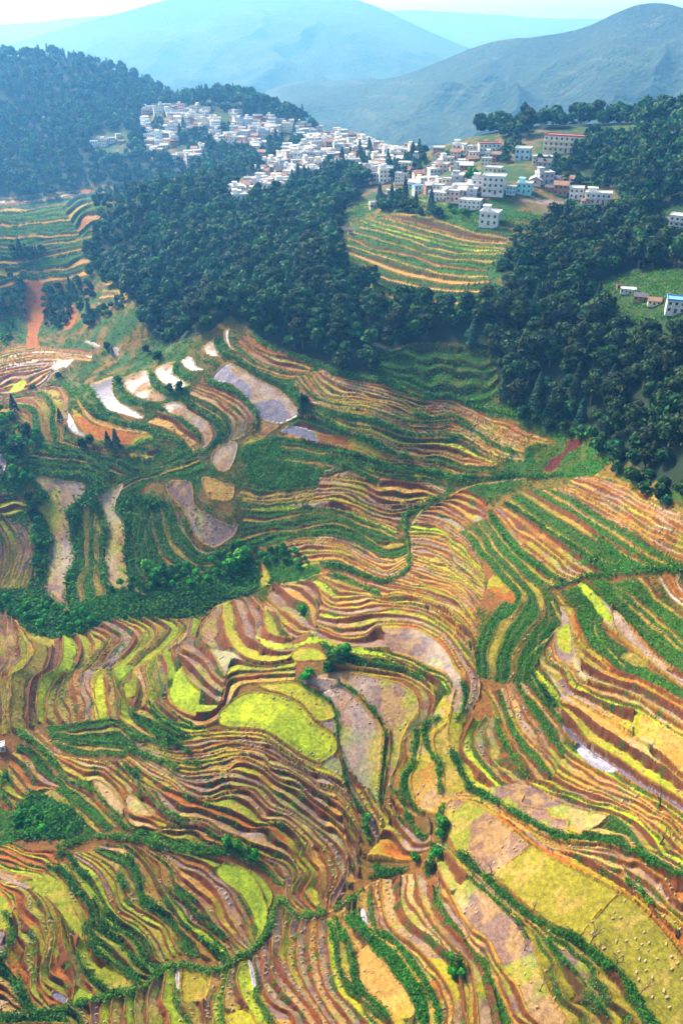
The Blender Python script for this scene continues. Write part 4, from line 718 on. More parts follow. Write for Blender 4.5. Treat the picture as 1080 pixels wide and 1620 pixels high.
def crown(kind, n, size, seed):
    bush = kind == 'bush'; kind = 'broad' if bush else kind
    """unit-radius crown standing on z=0; returns corners and colours"""
    r = np.random.RandomState(seed)
    if kind == 'conifer':
        t = r.rand(n)**.75; z = .25+3.6*t; layer = .5+.5*np.abs(np.sin(z*6.5)); rad = (1-t)**.8*(.55+.5*layer)*(.8+.3*r.rand(n)); th = r.rand(n)*6.283
        P = np.c_[np.cos(th)*rad, np.sin(th)*rad, z-rad*.3]; Nn = np.c_[np.cos(th)*.8, np.sin(th)*.8, np.full(n, .7)]; sh = .75+.5*r.rand(n)
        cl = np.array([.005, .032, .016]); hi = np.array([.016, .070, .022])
    else:
        nl = 13 if kind == 'broad' else 9; ht = 1.7 if kind == 'broad' else 2.6
        C_ = r.randn(nl, 3); C_ /= np.linalg.norm(C_, axis=1)[:, None]; C_ *= (.35+.35*r.rand(nl))[:, None]
        C_[:, 2] = C_[:, 2]*ht*.5+ht*.56; lr = .34+.2*r.rand(nl); C_[0] = (0, 0, ht*.85)
        k = r.randint(0, nl, n); D = r.randn(n, 3); D[:, 2] = D[:, 2]*.8+.35; D /= np.linalg.norm(D, axis=1)[:, None]
        P = C_[k]+D*(lr[k]*(.72+.33*r.rand(n)))[:, None]*np.array([1, 1, .8]); Nn = D
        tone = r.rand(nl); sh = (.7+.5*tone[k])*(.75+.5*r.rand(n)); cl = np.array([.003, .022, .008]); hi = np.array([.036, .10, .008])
    co = leafs(P, Nn, np.full(n, size), r)
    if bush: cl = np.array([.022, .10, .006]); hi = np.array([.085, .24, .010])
    m = np.clip(r.rand(n)*1.3-.5+.25*(Nn[:, 2] > .3), 0, 1)[:, None]; c = (cl*(1-m)+hi*m)*sh[:, None]  # up-facing leaves lean to the lighter tone: top light put into the colour
    return co, np.repeat(c, 4, 0)
def quads(n): return np.arange(n*4).reshape(-1, 4)
def tube(path, rad, ns=6):
    path = np.asarray(path, float); out = []; F_ = []
    for i, p in enumerate(path):
        d = path[min(i+1, len(path)-1)]-path[max(i-1, 0)]; d /= np.linalg.norm(d)+1e-9
        a = np.cross(d, (.3, 1, .2)); a /= np.linalg.norm(a); b = np.cross(d, a); th = np.arange(ns)*6.2832/ns
        out.append(p+rad[i]*(np.cos(th)[:, None]*a+np.sin(th)[:, None]*b))
        if i: F_ += [[(i-1)*ns+j, (i-1)*ns+(j+1) % ns, i*ns+(j+1) % ns, i*ns+j] for j in range(ns)]
    return np.vstack(out), np.array(F_)
def joined(parts):
    co = []; fc = []; o = 0
    for c, f_ in parts: co.append(c); fc.append(f_+o); o += len(c)
    return np.vstack(co), np.vstack(fc)
def trunk_mesh(kind, seed):
    r = np.random.RandomState(seed); ht = {'conifer': 3.2, 'broad': 1.2, 'tall': 1.9, 'bush': .8}[kind]
    ps = [tube([(0, 0, -.35), (.02, .01, ht*.3), (.04*r.randn(), .04*r.randn(), ht*.7), (0, 0, ht)], [.11, .08, .055, .02])]
    for i in range(4):
        th = r.rand()*6.28; z = ht*(.35+.12*i); e_ = np.array([math.cos(th), math.sin(th), .6])*.5
        ps.append(tube([(0, 0, z), tuple(np.array([0, 0, z])+e_*.5), tuple(np.array([0, 0, z])+e_)], [.04, .03, .012], 5))
    return mesh_from('trunk', *joined(ps), MB, None, True)
KN = {}
for kind, nq, sz, k in (('broad', 1050, .135, 6), ('tall', 900, .135, 3), ('conifer', 800, .14, 3), ('bush', 800, .15, 3)):
    for j in range(k):
        co, c = crown(kind, nq, sz, 100+j*7+len(kind)); KN[kind, j] = (mesh_from('crown', co, quads(nq), ML, c), trunk_mesh(kind, 30+j), co.copy(), c.copy())
# positions: jittered over the wooded ground
cand = []
for (y0, y1, cell) in ((170, 430, 5.3), (430, 720, 7.2), (720, 1210, 9.0)):
    for y in np.arange(y0, y1, cell):
        for x in np.arange(-.62*y-80, .62*y+80, cell): cand.append((x+rnd.uniform(-.42, .42)*cell, y+rnd.uniform(-.42, .42)*cell))
cand = np.array(cand); cz = zat(cand[:, 0], cand[:, 1]); cu, cv = project(cand[:, 0], cand[:, 1], cz)
ok = (inpoly(FOREST, cu, cv) | ((cv < 200) & (cand[:, 1] < 1100))) & (cu > -126) & (cu < 1206)
for k_ in CLEAR: ok &= ~inpoly(CLEAR[k_], cu, cv)
thin = vnoise(cand[:, 0]/26, cand[:, 1]/26, 77); ok &= (thin > -.85) | (rng.rand(len(cand)) < .6)
HOUSES_AT = []
extra = []                                 # scrub woods in the gullies and on the field edges: outline, spacing
WOODS = [([(240,195),(262,190),(262,205),(245,210)],5),([(345,200),(362,196),(366,212),(348,214)],5),([(460,220),(480,222),(474,238),(458,236)],6),([(560,250),(585,245),(590,262),(565,268)],6),([(610,262),(640,262),(640,285),(612,285)],6),([(700,245),(715,242),(716,252),(702,255)],4),([(800,232),(822,228),(826,240),(804,244)],4.5),([(280,215),(330,210),(330,235),(300,240)],7),([(370,232),(400,240),(400,262),(372,255)],7),([(425,215),(450,235),(430,262),(415,240)],8),([(520,262),(560,275),(560,295),(500,290)],8),([(645,240),(675,235),(665,280),(645,290)],5),([(395,262),(415,262),(412,285),(398,285)],7),([(710,330),(740,338),(735,345),(705,338)],4),([(740,275),(755,275),(752,288),(735,285)],4),([(845,262),(885,250),(900,270),(870,285)],5),([(775,245),(805,250),(800,262),(780,258)],4.5),([(890,290),(960,285),(960,298),(890,300)],4.5),([(455,300),(520,300),(520,285),(470,288)],6),([(150,300),(215,300),(210,330),(160,372),(146,400),(160,445),(140,440),(135,395),(150,360)],5.5),([(20,400),(70,395),(65,410),(25,412)],5),([(18,440),(40,445),(42,500),(20,498)],5),([(72,465),(100,455),(140,445),(148,470),(128,490),(100,520),(76,525),(66,500)],5),
 ([(-30,470),(14,470),(18,500),(-30,505)],5),([(128,505),(190,475),(200,485),(140,520)],4.5),([(0,520),(22,515),(15,545),(0,548)],4),([(595,318),(640,320),(700,340),(690,350),(600,335)],6),([(520,335),(545,340),(530,400),(515,410)],6),
 ([(0,655),(15,650),(60,690),(55,760),(30,780),(0,770)],4.2),([(30,950),(130,965),(150,990),(100,1000),(50,990),(-30,950),(-60,940)],3.6),([(170,940),(300,930),(420,895),(415,870),(380,860),(330,890),(250,900),(190,925)],3.8),
 ([(420,885),(480,905),(495,890),(440,868),(415,872)],3.4),([(45,780),(60,800),(78,860),(72,900),(50,930),(62,870),(52,820)],3.2),([(60,1275),(30,1285),(30,1310),(70,1315)],3.2),
 ([(800,640),(900,660),(960,700),(985,740),(960,730),(880,690),(800,660)],6),([(960,700),(1090,800),(1090,830),(960,745)],5.5)]
for poly, sp in WOODS:
    pa = np.array(poly); n_ = 0
    us = np.arange(pa[:, 0].min(), pa[:, 0].max(), 2.0)
    for _ in range(int(len(us)*10)):
        u = rnd.uniform(pa[:, 0].min(), pa[:, 0].max()); v = rnd.uniform(pa[:, 1].min(), pa[:, 1].max())
        if not inpoly(poly, np.array([u]), np.array([v]))[0]: continue
        p = spot(u, v)
        if all((p.x-q[0])**2+(p.y-q[1])**2 > (sp*.6)**2 for q in extra[-120:]): extra.append((p.x, p.y, p.z, u, v, sp))
T = []
for (x, y), z, u, v, o_ in zip(cand, cz, cu, cv, ok):
    if not o_: continue
    far = y > 600; ridge = v < 190 or (v < 240 and u > 640)
    kind = 'conifer' if rnd.random() < (.45 if (far and (v < 165 or rnd.random() < .3)) else .05) else ('tall' if rnd.random() < .22 else 'broad')
    s = rnd.uniform(2.7, 5.6)*(1.0 if not far else 1.12)
    if kind == 'conifer': s = rnd.uniform(2.0, 3.2)
    if kind == 'tall': s *= .8
    if v > 520 and u < 760: s *= .85
    T.append((x, y, z, u, v, s, kind))
for x, y, z, u, v, sp in extra: T.append((x, y, z, u, v, sp*(.33 if sp < 4.3 else .42)*rnd.uniform(.6, 1.3), 'bush' if sp < 4.3 else 'broad' if rnd.random() < .85 else 'conifer'))
HAND = [(590,455,3.6,'tall'),(43,690,2.6,'broad'),(24,655,2.0,'conifer'),(28,720,2.8,'broad'),(97,672,1.5,'conifer'),(172,708,1.9,'conifer'),(185,710,2.1,'conifer'),(130,708,2.2,'broad'),(143,705,2.0,'broad'),(8,700,2.4,'broad'),
        (188,608,1.6,'broad'),(170,555,2.0,'broad'),(180,565,1.1,'conifer'),(94,600,1.6,'broad'),(250,572,2.4,'broad'),(232,560,2.0,'broad'),(480,640,2.2,'broad'),(478,655,1.8,'conifer'),(835,215,5.2,'tall'),(270,625,1.8,'broad'),(285,622,2.0,'broad'),(52,618,1.8,'broad'),
        (530,1050,2.6,'broad'),(545,1042,2.2,'broad'),(520,1060,2.0,'broad'),(483,1078,1.7,'broad'),(490,1070,1.6,'broad'),(365,905,2.6,'broad'),(380,893,2.8,'broad'),(478,968,1.6,'broad'),(250,920,2.5,'broad'),(235,905,2.2,'broad'),(48,800,2.0,'tall'),(52,815,1.8,'broad'),
        (700,1310,1.8,'broad'),(697,1325,1.5,'broad'),(690,1355,1.5,'broad'),(680,1375,1.7,'broad'),(655,1362,1.3,'broad'),(582,1300,1.1,'broad'),(578,1315,1.0,'broad'),(375,1345,1.7,'broad'),(390,1352,1.7,'broad'),(403,1360,1.5,'broad'),(360,1338,1.5,'broad'),(712,1522,1.3,'broad'),(722,1532,1.5,'broad'),(716,1540,1.2,'broad'),(728,1545,1.1,'broad')]
for u, v, s, kd in HAND:
    if v > 850: kd = 'bush'
    p = spot(u, v); T.append((p.x, p.y, p.z, u, v, s, kd))
T.sort(key=lambda t: -t[5]*(1.4 if t[6] in ('tall', 'conifer') else 1)/math.hypot(t[0], t[1]))
print('trees', len(T))
def where_phrase(u, v):
    if v > 1200: return 'on the bank by the stream junction' if u > 560 else 'on the bank of the near lower terraces' if u > 200 else 'in the scrub of the near hillside'
    if v > 1000: return 'beside the bright green crescent field'
    if v > 850: return 'in the gully above the stream path' if u < 520 else 'in the overgrown wedge between terraces'
    if v > 640 and u < 250: return 'on the slope below the flooded paddies'
    if u > 700 and v > 620: return 'above the red earth cutting'
    if u > 880: return 'in the wood around the blue-roofed farm' if v > 420 else 'in the wood above the roadside houses'
    if u > 760: return 'in the wood above the overgrown hollow' if v > 480 else 'in the wood beside the village fields'
    if u > 560: return 'in the wood below the village fields' if v > 440 else 'behind the village fields'
    if u > 330: return 'along the wood edge above the striped terraces' if v > 480 else 'in the wood below the hillside village'
    if v > 480: return 'in the wood above the flooded paddies' if u > 190 else 'by the landslide scar in the side valley'
    return 'in the wood beside the far terraced slope'
def size_word(s, kd): 
    if kd == 'conifer': return 'slender dark conifer'
    if kd == 'tall': return 'tall narrow green tree'
    return 'big spreading green tree' if s > 4.2 else 'round-crowned green tree' if s > 2.9 else 'low bushy green tree' if s > 1.9 else 'small green shrub'
top, rest = T[:300], T[300:]
SIDE = lambda u, v: ''
groups = {}
for t in top: groups.setdefault((where_phrase(t[3], t[4]), size_word(t[5], t[6])), []).append(t)
ORD = ['', 'first', 'second', 'third', 'fourth', 'fifth', 'sixth', 'seventh', 'eighth', 'ninth', 'tenth', 'eleventh', 'twelfth', 'thirteenth', 'fourteenth', 'fifteenth', 'sixteenth', 'seventeenth', 'eighteenth', 'nineteenth', 'twentieth', 'twenty-first', 'twenty-second', 'twenty-third', 'twenty-fourth', 'twenty-fifth', 'twenty-sixth', 'twenty-seventh', 'twenty-eighth', 'twenty-ninth', 'thirtieth']
for (wp, sw), ts in groups.items():
    ts.sort(key=lambda t: t[3])
    for i, (x, y, z, u, v, s, kd) in enumerate(ts):
        nj = {'broad': 6, 'tall': 3, 'conifer': 3, 'bush': 3}[kd]; j = rnd.randrange(nj); cm, tm = KN[kd, j][:2]
        shrub = sw.endswith('shrub')
        e = bpy.data.objects.new('shrub' if shrub else 'conifer_tree' if kd == 'conifer' else 'tree', None); C.objects.link(e)
        e.location = (x, y, z-.1); e.rotation_euler = (0, 0, rnd.uniform(0, 6.28)); e.scale = (s, s, s*rnd.uniform(.85, 1.15)); e.empty_display_size = .1
        for nm, me in (('trunk', tm), ('crown', cm)):
            o = bpy.data.objects.new(nm, me); C.objects.link(o); o.parent = e
            if nm == 'crown': o.location.z = .0 if s < 2 else .3
        n_ = len(ts)
        lab = f"{sw} {wp}" if n_ == 1 else f"{sw} {wp}, {ORD[min(i+1, 30)]} from the left" if n_ <= 30 else f"{sw} {wp}"
        tag(e, lab, 'shrub' if shrub else 'tree', 'trees '+wp)
# the remaining wood, too many to count, as one mass
def mass(items, nq, sz, seed):
    pr = {}
    for kd in ('broad', 'tall', 'conifer', 'bush'):
        for j in range(4): pr[kd, j] = crown(kd, nq, sz if kd != 'conifer' else sz*.9, seed+j)
    co, cc = [], []
    for x, y, z, u, v, s, kd in items:
        c, cl_ = pr[kd, rnd.randrange(4)]; th = rnd.uniform(0, 6.28); M_ = np.array([[math.cos(th), -math.sin(th), 0], [math.sin(th), math.cos(th), 0], [0, 0, rnd.uniform(.85, 1.15)]])*s
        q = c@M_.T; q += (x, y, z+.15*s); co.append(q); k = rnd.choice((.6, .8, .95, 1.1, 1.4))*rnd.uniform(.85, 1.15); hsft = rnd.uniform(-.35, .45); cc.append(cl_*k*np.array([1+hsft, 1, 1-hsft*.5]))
    co = np.vstack(co); return co, np.vstack(cc)
nr_ = [t for t in rest if t[1] < 560]; fr_ = [t for t in rest if t[1] >= 560]
A_, B_ = mass(nr_, 520, .19, 500), mass(fr_, 240, .25, 600)
co = np.vstack([A_[0], B_[0]]); cc = np.vstack([A_[1], B_[1]])
o = bpy.data.objects.new('forest', mesh_from('forest', co, quads(len(co)//4), ML, cc)); C.objects.link(o); o['kind'] = 'stuff'
# ------------------------------------------------------------------ undergrowth on the green banks
def near_w(a_): return a_.ravel()
area = (mpp*STEP)**2
vis = inside & (U > -40) & (U < 1120) & (V > 300) & (V < 1660)
pg = (green*vis*(.35+.65*(n2 > -.2))*np.where(V < 560, .45, 1)).ravel()
meadowm = (vis & ~terr & ~inF & (V < 1000) & ~vil).ravel()*.7*(n2.ravel() > -.1)
pg = pg*np.where(lt.ravel() == 11, 1.7, np.where((wd.ravel() >= 39) & (lt.ravel() == 10), 1.6, 1))+meadowm; tot = pg.sum(); nT = 140000
ids = rng.choice(pg.size, nT, p=pg/tot)
sc_ = np.where(st.ravel()[ids] == 1, .85, np.where(lt.ravel()[ids] == 11, 1.15, .62))*np.clip(mpp.ravel()[ids]/.14, .75, 2.2)
P0 = np.c_[Xg.ravel()[ids], Yg.ravel()[ids], Zg.ravel()[ids]]+rng.randn(nT, 3)*np.c_[sc_, sc_, sc_*0]*.25
k = 4; PP = np.repeat(P0, k, 0)+np.c_[rng.randn(nT*k, 2)*.34, np.abs(rng.randn(nT*k))*.28+.05]*np.repeat(sc_, k)[:, None]
Nn = rng.randn(nT*k, 3)*.7+np.array([0, 0, 1]); co = leafs(PP, Nn, .20*np.repeat(sc_, k), rng)
tn = fbm(P0[:, 0], P0[:, 1], 7, 2, 91); dk = np.isin(lt.ravel()[ids], [11])
c0 = np.where(dk[:, None], (.026, .115, .006), (.048, .165, .004))*(1+.5*tn[:, None]); dryt = (rng.rand(nT) < .10+.25*np.clip(tn, 0, 1)) & ~dk
c0 = np.where(dryt[:, None], (.17, .15, .06), c0); c0 = np.repeat(c0, k, 0)*(.6+.8*rng.rand(nT*k))[:, None]
o = bpy.data.objects.new('undergrowth', mesh_from('undergrowth', co, quads(nT*k), ML, np.repeat(c0, 4, 0))); C.objects.link(o); o['kind'] = 'stuff'
# ------------------------------------------------------------------ straw bundles on the harvested fields
def stook(seed):
    r = np.random.RandomState(seed); parts = []
    for i in range(7):
        x0 = r.uniform(-.12, .12); y0 = r.uniform(-.14, .14); a_ = r.uniform(-.25, .25); l = r.uniform(.38, .6); z = r.uniform(.03, .2)
        d = np.array([math.cos(a_), math.sin(a_)])*l
        parts.append(tube([(x0-d[0], y0-d[1], z*.5), (x0, y0, z+.09), (x0+d[0], y0+d[1], z*.5)], [.13, .10, .05], 5))
    return joined(parts)
MST = plain('straw', tuple(lin((236, 204, 150))*.44), .9)
ST_ = [stook(i) for i in range(4)]; STM = [mesh_from('straw_bundle', *s_, MST) for s_ in ST_]
dens = (hsh(fid, 12) > .28)*np.isin(lt, [0, 1, 3, 4, 7, 8, 9])*terr*(f > .16)*(f < 1-rf-.08)*(st == 0)*(wet < .8)*(V > 520)*(V < 1700)*(U > -40)*(U < 1120)
row = np.abs(((f/(1-rf))-.5)) < np.clip(1.1*mpp/np.maximum(wd*mpp, .5)*4, .06, .5)
dens = dens*np.where(wd >= 39, .12+.22*np.isin(lt, [1, 3]), row*1.0)*np.clip(.1+1.6*n1+1.4*n2+.8*hsh(fid, 15), 0, 1)
pd = dens.ravel().astype(float); nS = 3500
ids = rng.choice(pd.size, nS, p=pd/pd.sum(), replace=False)
sx_, sy_, sz_ = Xg.ravel()[ids], Yg.ravel()[ids], Zg.ravel()[ids]
keepi = []; seen = set()
for i in np.argsort(sy_):
    c_ = (int(sx_[i]/1.25), int(sy_[i]/1.25))
    if c_ in seen: continue
    seen.add(c_); keepi.append(i)
print('straw', len(keepi))
keepi.sort(key=lambda i: math.hypot(sx_[i], sy_[i], ))
flat_ids = ids
def field_phrase(u, v):
    if u > 690 and v > 1480: return 'on the khaki stubble field beside the bare trees'
    if u > 690 and v > 1240: return 'on the mud field above the green hedge' if u < 850 else 'on the straw terraces right of the long hedge'
    if v > 1500: return 'on the straw fan below the stream, near edge' if u > 420 else 'on the terrace strips at the near edge of the slope'
    if u < 440: return 'on the bright striped terraces left of the stream'
    return 'on the terraces around the stream junction'
import collections
gs = collections.OrderedDict()
ind = [i for i in keepi if -5 < U.ravel()[ids[i]] < 1085 and 1230 < V.ravel()[ids[i]] < 1618][:290]
for i in ind: gs.setdefault(field_phrase(U.ravel()[ids[i]], V.ravel()[ids[i]]), []).append(i)
indset = set(ind)
for ph, li in gs.items():
    for i in li:
        o = bpy.data.objects.new('straw_bundle', STM[rnd.randrange(4)]); C.objects.link(o); o.location = (sx_[i], sy_[i], sz_[i]); s = rnd.uniform(.5, .85)
        o.scale = (s, s, s); o.rotation_euler = (0, 0, rnd.uniform(-.6, .6)+.5); tag(o, 'pale straw bundle lying '+ph, 'straw bundle', 'straw bundles '+ph)
pts = []
for i in keepi:
    if i in indset: continue
    c_, f_ = ST_[rnd.randrange(4)]; th = rnd.uniform(-.6, .6)+.5; s = rnd.uniform(.5, .85)*(1 if sy_[i] < 230 else 1.25); M_ = np.array([[math.cos(th), -math.sin(th), 0], [math.sin(th), math.cos(th), 0], [0, 0, 1]])*s
    pts.append((c_@M_.T+np.array([sx_[i], sy_[i], sz_[i]]), f_))
o = bpy.data.objects.new('scattered_straw', mesh_from('scattered_straw', *joined(pts), MST)); C.objects.link(o); o['kind'] = 'stuff'
# ------------------------------------------------------------------ leafless trees on the field banks
def bare_tree(seed):
    r = random.Random(seed); trunk = []; tw = []
    def grow(p, d, l, rad, lev):
        q = [p+d*l*t+Vector((r.uniform(-.05, .05), r.uniform(-.05, .05), 0))*l*t for t in (0, .5, 1)]
        (trunk if lev == 0 else tw).append(tube([tuple(x) for x in q], [rad, rad*.8, rad*.6], 5 if lev < 2 else 4))
        if lev >= 4: return
        for i in range(r.choice((2, 3)) if lev else 3):
            ax = Vector((r.uniform(-1, 1), r.uniform(-1, 1), r.uniform(-.2, .2))).normalized()
            nd = (Quaternion(ax, r.uniform(.35, .85))@d+Vector((0, 0, .12))).normalized(); grow(q[-1], nd, l*r.uniform(.6, .8), rad*.58, lev+1)
    grow(Vector((0, 0, -.3)), Vector((r.uniform(-.25, .25), r.uniform(-.15, .15), 1)).normalized(), 2.2, .17, 0)
    return joined(trunk), joined(tw)
BT = [bare_tree(i) for i in (3, 8, 21, 34, 55)]; BTM = [(mesh_from('trunk', *a_, MBD), mesh_from('branches', *b_, MBD)) for a_, b_ in BT]
BARE = [(775,1384,1.25,'spreading leafless tree at the corner where the mud field meets the khaki field'),(843,1440,.8,'pale thin leafless tree on the lower bank of the khaki field'),(931,1496,1.1,'leafless tree beside the bund between the two khaki fields'),
 (946,1510,.8,'short leaning leafless tree, second along the bank of the last khaki field'),(968,1533,1.1,'upright leafless tree, third along the bank of the last khaki field'),(1010,1577,.9,'leafless sapling, last along the bank of the big khaki field'),
 (829,1505,.9,'dark leafless tree on the right edge of the long mud terrace'),(852,1568,.9,'dark crooked leafless tree at the lower end of the long mud terrace'),(908,1096,1.1,'leafless tree at the head of the bright yellow-green strip'),
 (1028,1190,.9,'small leafless tree on the brown bank below the bright strip'),(1042,1276,1.5,'leaning leafless tree beside the flooded strip'),(1042,1335,1.4,'leafless tree on the bank right of the straw field'),(549,1222,1.1,'leafless tree at the foot of the pointed mud field'),
 (601,1142,.8,'dark leafless shrub on the bank between the mud fields'),(564,798,1.0,'leafless tree standing among the upper striped terraces'),(880,1245,.5,'tiny leafless sapling between two straw terraces')]
for i, (u, v, s, lab) in enumerate(BARE):
    p = spot(u, v); e = bpy.data.objects.new('bare_tree', None); C.objects.link(e); e.location = p; s *= .78; e.scale = (s, s, s); e.rotation_euler = (0, 0, rnd.uniform(0, 6)); tag(e, lab, 'tree', 'bare trees on the field banks')
    for nm, me in zip(('trunk', 'branches'), BTM[i % 5]): o = bpy.data.objects.new(nm, me); C.objects.link(o); o.parent = e
# ------------------------------------------------------------------ houses
def box(x0, x1, y0, y1, z0, z1):
    c = np.array([(x, y, z) for x in (x0, x1) for y in (y0, y1) for z in (z0, z1)], float)
    return c, np.array([(0, 1, 3, 2), (4, 6, 7, 5), (0, 4, 5, 1), (2, 3, 7, 6), (0, 2, 6, 4), (1, 5, 7, 3)])
def wall_mat():
    m, nt, b = new_mat('plaster'); oi = N(nt, 'ObjectInfo'); n_ = noise(nt, .5, 5, .65, N(nt, 'NewGeometry').outputs['Position'])
    k = rng_(nt, n_.outputs[0], .3, .7, .7, 1.1); g = N(nt, 'CombineColor'); [nt.links.new(k, g.inputs[i]) for i in range(3)]
    nt.links.new(mixc(nt, 1.0, oi.outputs['Color'], g.outputs[0], 'MULTIPLY'), b.inputs['Base Color']); b.inputs['Roughness'].default_value = .9; return m
MW_ = wall_mat(); MGL = plain('window_glass', (.03, .035, .045), .25); MDR = plain('door_paint', (.16, .06, .03), .6); MRED = plain('red_trim', (.45, .06, .05), .6); MRF = plain('tin_roof', (.30, .28, .26), .6)
def house_proto(w, d, st_, roof='flat', top=False, balcony=False, shops=False):
    """parts as (name, corners, faces, material, takes wall tint)"""
    h = 3.1*st_; P_ = [('wall', *box(-w/2, w/2, -d/2, d/2, -1.6, h), MW_, True)]
    if roof == 'flat':
        r_ = [box(-w/2-.3, w/2+.3, -d/2-.3, d/2+.3, h+.002, h+.22), box(-w/2-.3, w/2+.3, -d/2-.3, -d/2-.1, h+.222, h+.9), box(-w/2-.3, w/2+.3, d/2+.1, d/2+.3, h+.222, h+.9), box(-w/2-.3, -w/2-.1, -d/2-.098, d/2+.098, h+.223, h+.9), box(w/2+.1, w/2+.3, -d/2-.098, d/2+.098, h+.223, h+.9)]
        P_.append(('roof', *joined(r_), MW_, 'roof'))
    else:
        rh = d*.28; c = np.array([(-w/2-.6, -d/2-.7, h-.1), (w/2+.6, -d/2-.7, h-.1), (w/2+.6, d/2+.7, h-.1), (-w/2-.6, d/2+.7, h-.1), (-w/2-.6, 0, h+rh), (w/2+.6, 0, h+rh)])
        lo = c-(0, 0, .2); c2 = np.vstack([c, lo]); q = [(0, 1, 5, 4), (2, 3, 4, 5), (6, 10, 11, 7), (8, 11, 10, 9), (0, 6, 7, 1), (2, 8, 9, 3), (0, 4, 10, 6), (4, 3, 9, 10), (1, 7, 11, 5), (5, 11, 8, 2)]
        P_.append(('roof', c2, np.array(q), MW_, 'roof'))
        g = np.array([(-w/2, -d/2, h-.4), (-w/2, d/2, h-.4), (-w/2, 0, h+rh-.3), (-w/2+.2, 0, h+rh-.3), (w/2, -d/2, h-.4), (w/2, d/2, h-.4), (w/2, 0, h+rh-.3), (w/2-.2, 0, h+rh-.3)])
        P_.append(('gable', g[:4], np.array([(0, 1, 2, 3)]), MW_, True)); P_.append(('gable', g[4:], np.array([(1, 0, 3, 2)]), MW_, True))
    if top: P_.append(('rooftop_room', *joined([box(-w*.42, -w*.08, -d*.1, d*.42, h+.22, h+2.9), box(-w*.46, -w*.04, -d*.14, d*.46, h+2.902, h+3.1)]), MW_, True))
    nw = max(2, int(w/2.9))
    for s_ in range(st_):
        z = 3.1*s_+1.0
        for i in range(nw):
            x = -w/2+w*(i+.5)/nw
            if s_ == 0 and (i == nw//2 or (shops and i % 2)): P_.append(('door', *box(x-.65, x+.65, -d/2-.05, -d/2+.1, 0, 2.3), MRED if shops else MDR, None))
            else: P_.append(('window', *box(x-.62, x+.62, -d/2-.04, -d/2+.1, z, z+1.35), MGL, None))
        for sx in (-1, 1):
            if (s_+sx) % 2 or st_ < 3: P_.append(('window', *box(sx*w/2-.05, sx*w/2+.05, -.6, .6, z, z+1.3), MGL, None))
        if balcony and s_: P_.append(('balcony', *joined([box(-w/2+.2, w/2-.2, -d/2-1.1, -d/2-.001, 3.1*s_-.15, 3.1*s_), box(-w/2+.2, w/2-.2, -d/2-1.1, -d/2-1.0, 3.1*s_+.001, 3.1*s_+.9)]), MW_, True))
    out = []
    for nm, c, f_, mt, tint in P_:
        me = mesh_from(nm, c, f_, mt); out.append((nm, me, tint))
    return out
PRO = {'one': house_proto(9, 7, 1, 'pitched'), 'two': house_proto(9, 8, 2), 'twoP': house_proto(9, 7.5, 2, 'pitched'), 'twoT': house_proto(10, 8, 2, 'flat', True), 'three': house_proto(12.5, 8.5, 3, 'flat', False, True),
       'threeT': house_proto(9, 8, 3, 'flat', True), 'school': house_proto(25, 9, 3, 'flat', False, True), 'long': house_proto(17, 8, 2), 'longlow': house_proto(13, 7, 1), 'shops': house_proto(17, 8, 2, 'flat', True, True, True), 'hut': house_proto(4, 3.2, 1)}
PW = {'one': 9, 'two': 9, 'twoP': 9, 'twoT': 10, 'three': 12.5, 'threeT': 9, 'school': 25, 'long': 17, 'longlow': 13, 'shops': 17, 'hut': 4}
DESC = {'one': 'one-storey pitched-roof', 'two': 'two-storey flat-roofed', 'twoP': 'two-storey pitched-roof', 'twoT': 'two-storey', 'three': 'three-storey balconied', 'threeT': 'tall three-storey', 'hut': 'tiny'}
TINT = {'white': (.66, .66, .65), 'cream': (.72, .64, .48), 'grey': (.42, .43, .45), 'brown': (.34, .19, .11), 'pale blue': (.42, .60, .72), 'pink': (.68, .48, .42), 'cyan': (.25, .66, .72)}
ROOF = {'grey': (.45, .45, .46), 'brown': (.26, .14, .09), 'white': (.7, .7, .7), 'blue': (.14, .33, .58), 'red': (.40, .15, .12), 'dark': (.10, .09, .10)}
def place_house(kind, p, yaw, s, tint, roof, label, group, name='house'):
    e = bpy.data.objects.new(name, None); C.objects.link(e); e.location = p; e.rotation_euler = (0, 0, yaw); e.scale = (s, s, s); e.empty_display_size = .2
    for nm, me, t in PRO[kind]:
        o = bpy.data.objects.new(nm, me); C.objects.link(o); o.parent = e
        if t: c = TINT[tint] if t is True else ROOF[roof]; o.color = (*c, 1)
    tag(e, label, 'house', group); return e
rows_ = np.arange(171, 332, 5.0); rowno = 0; nh = 0; more = []
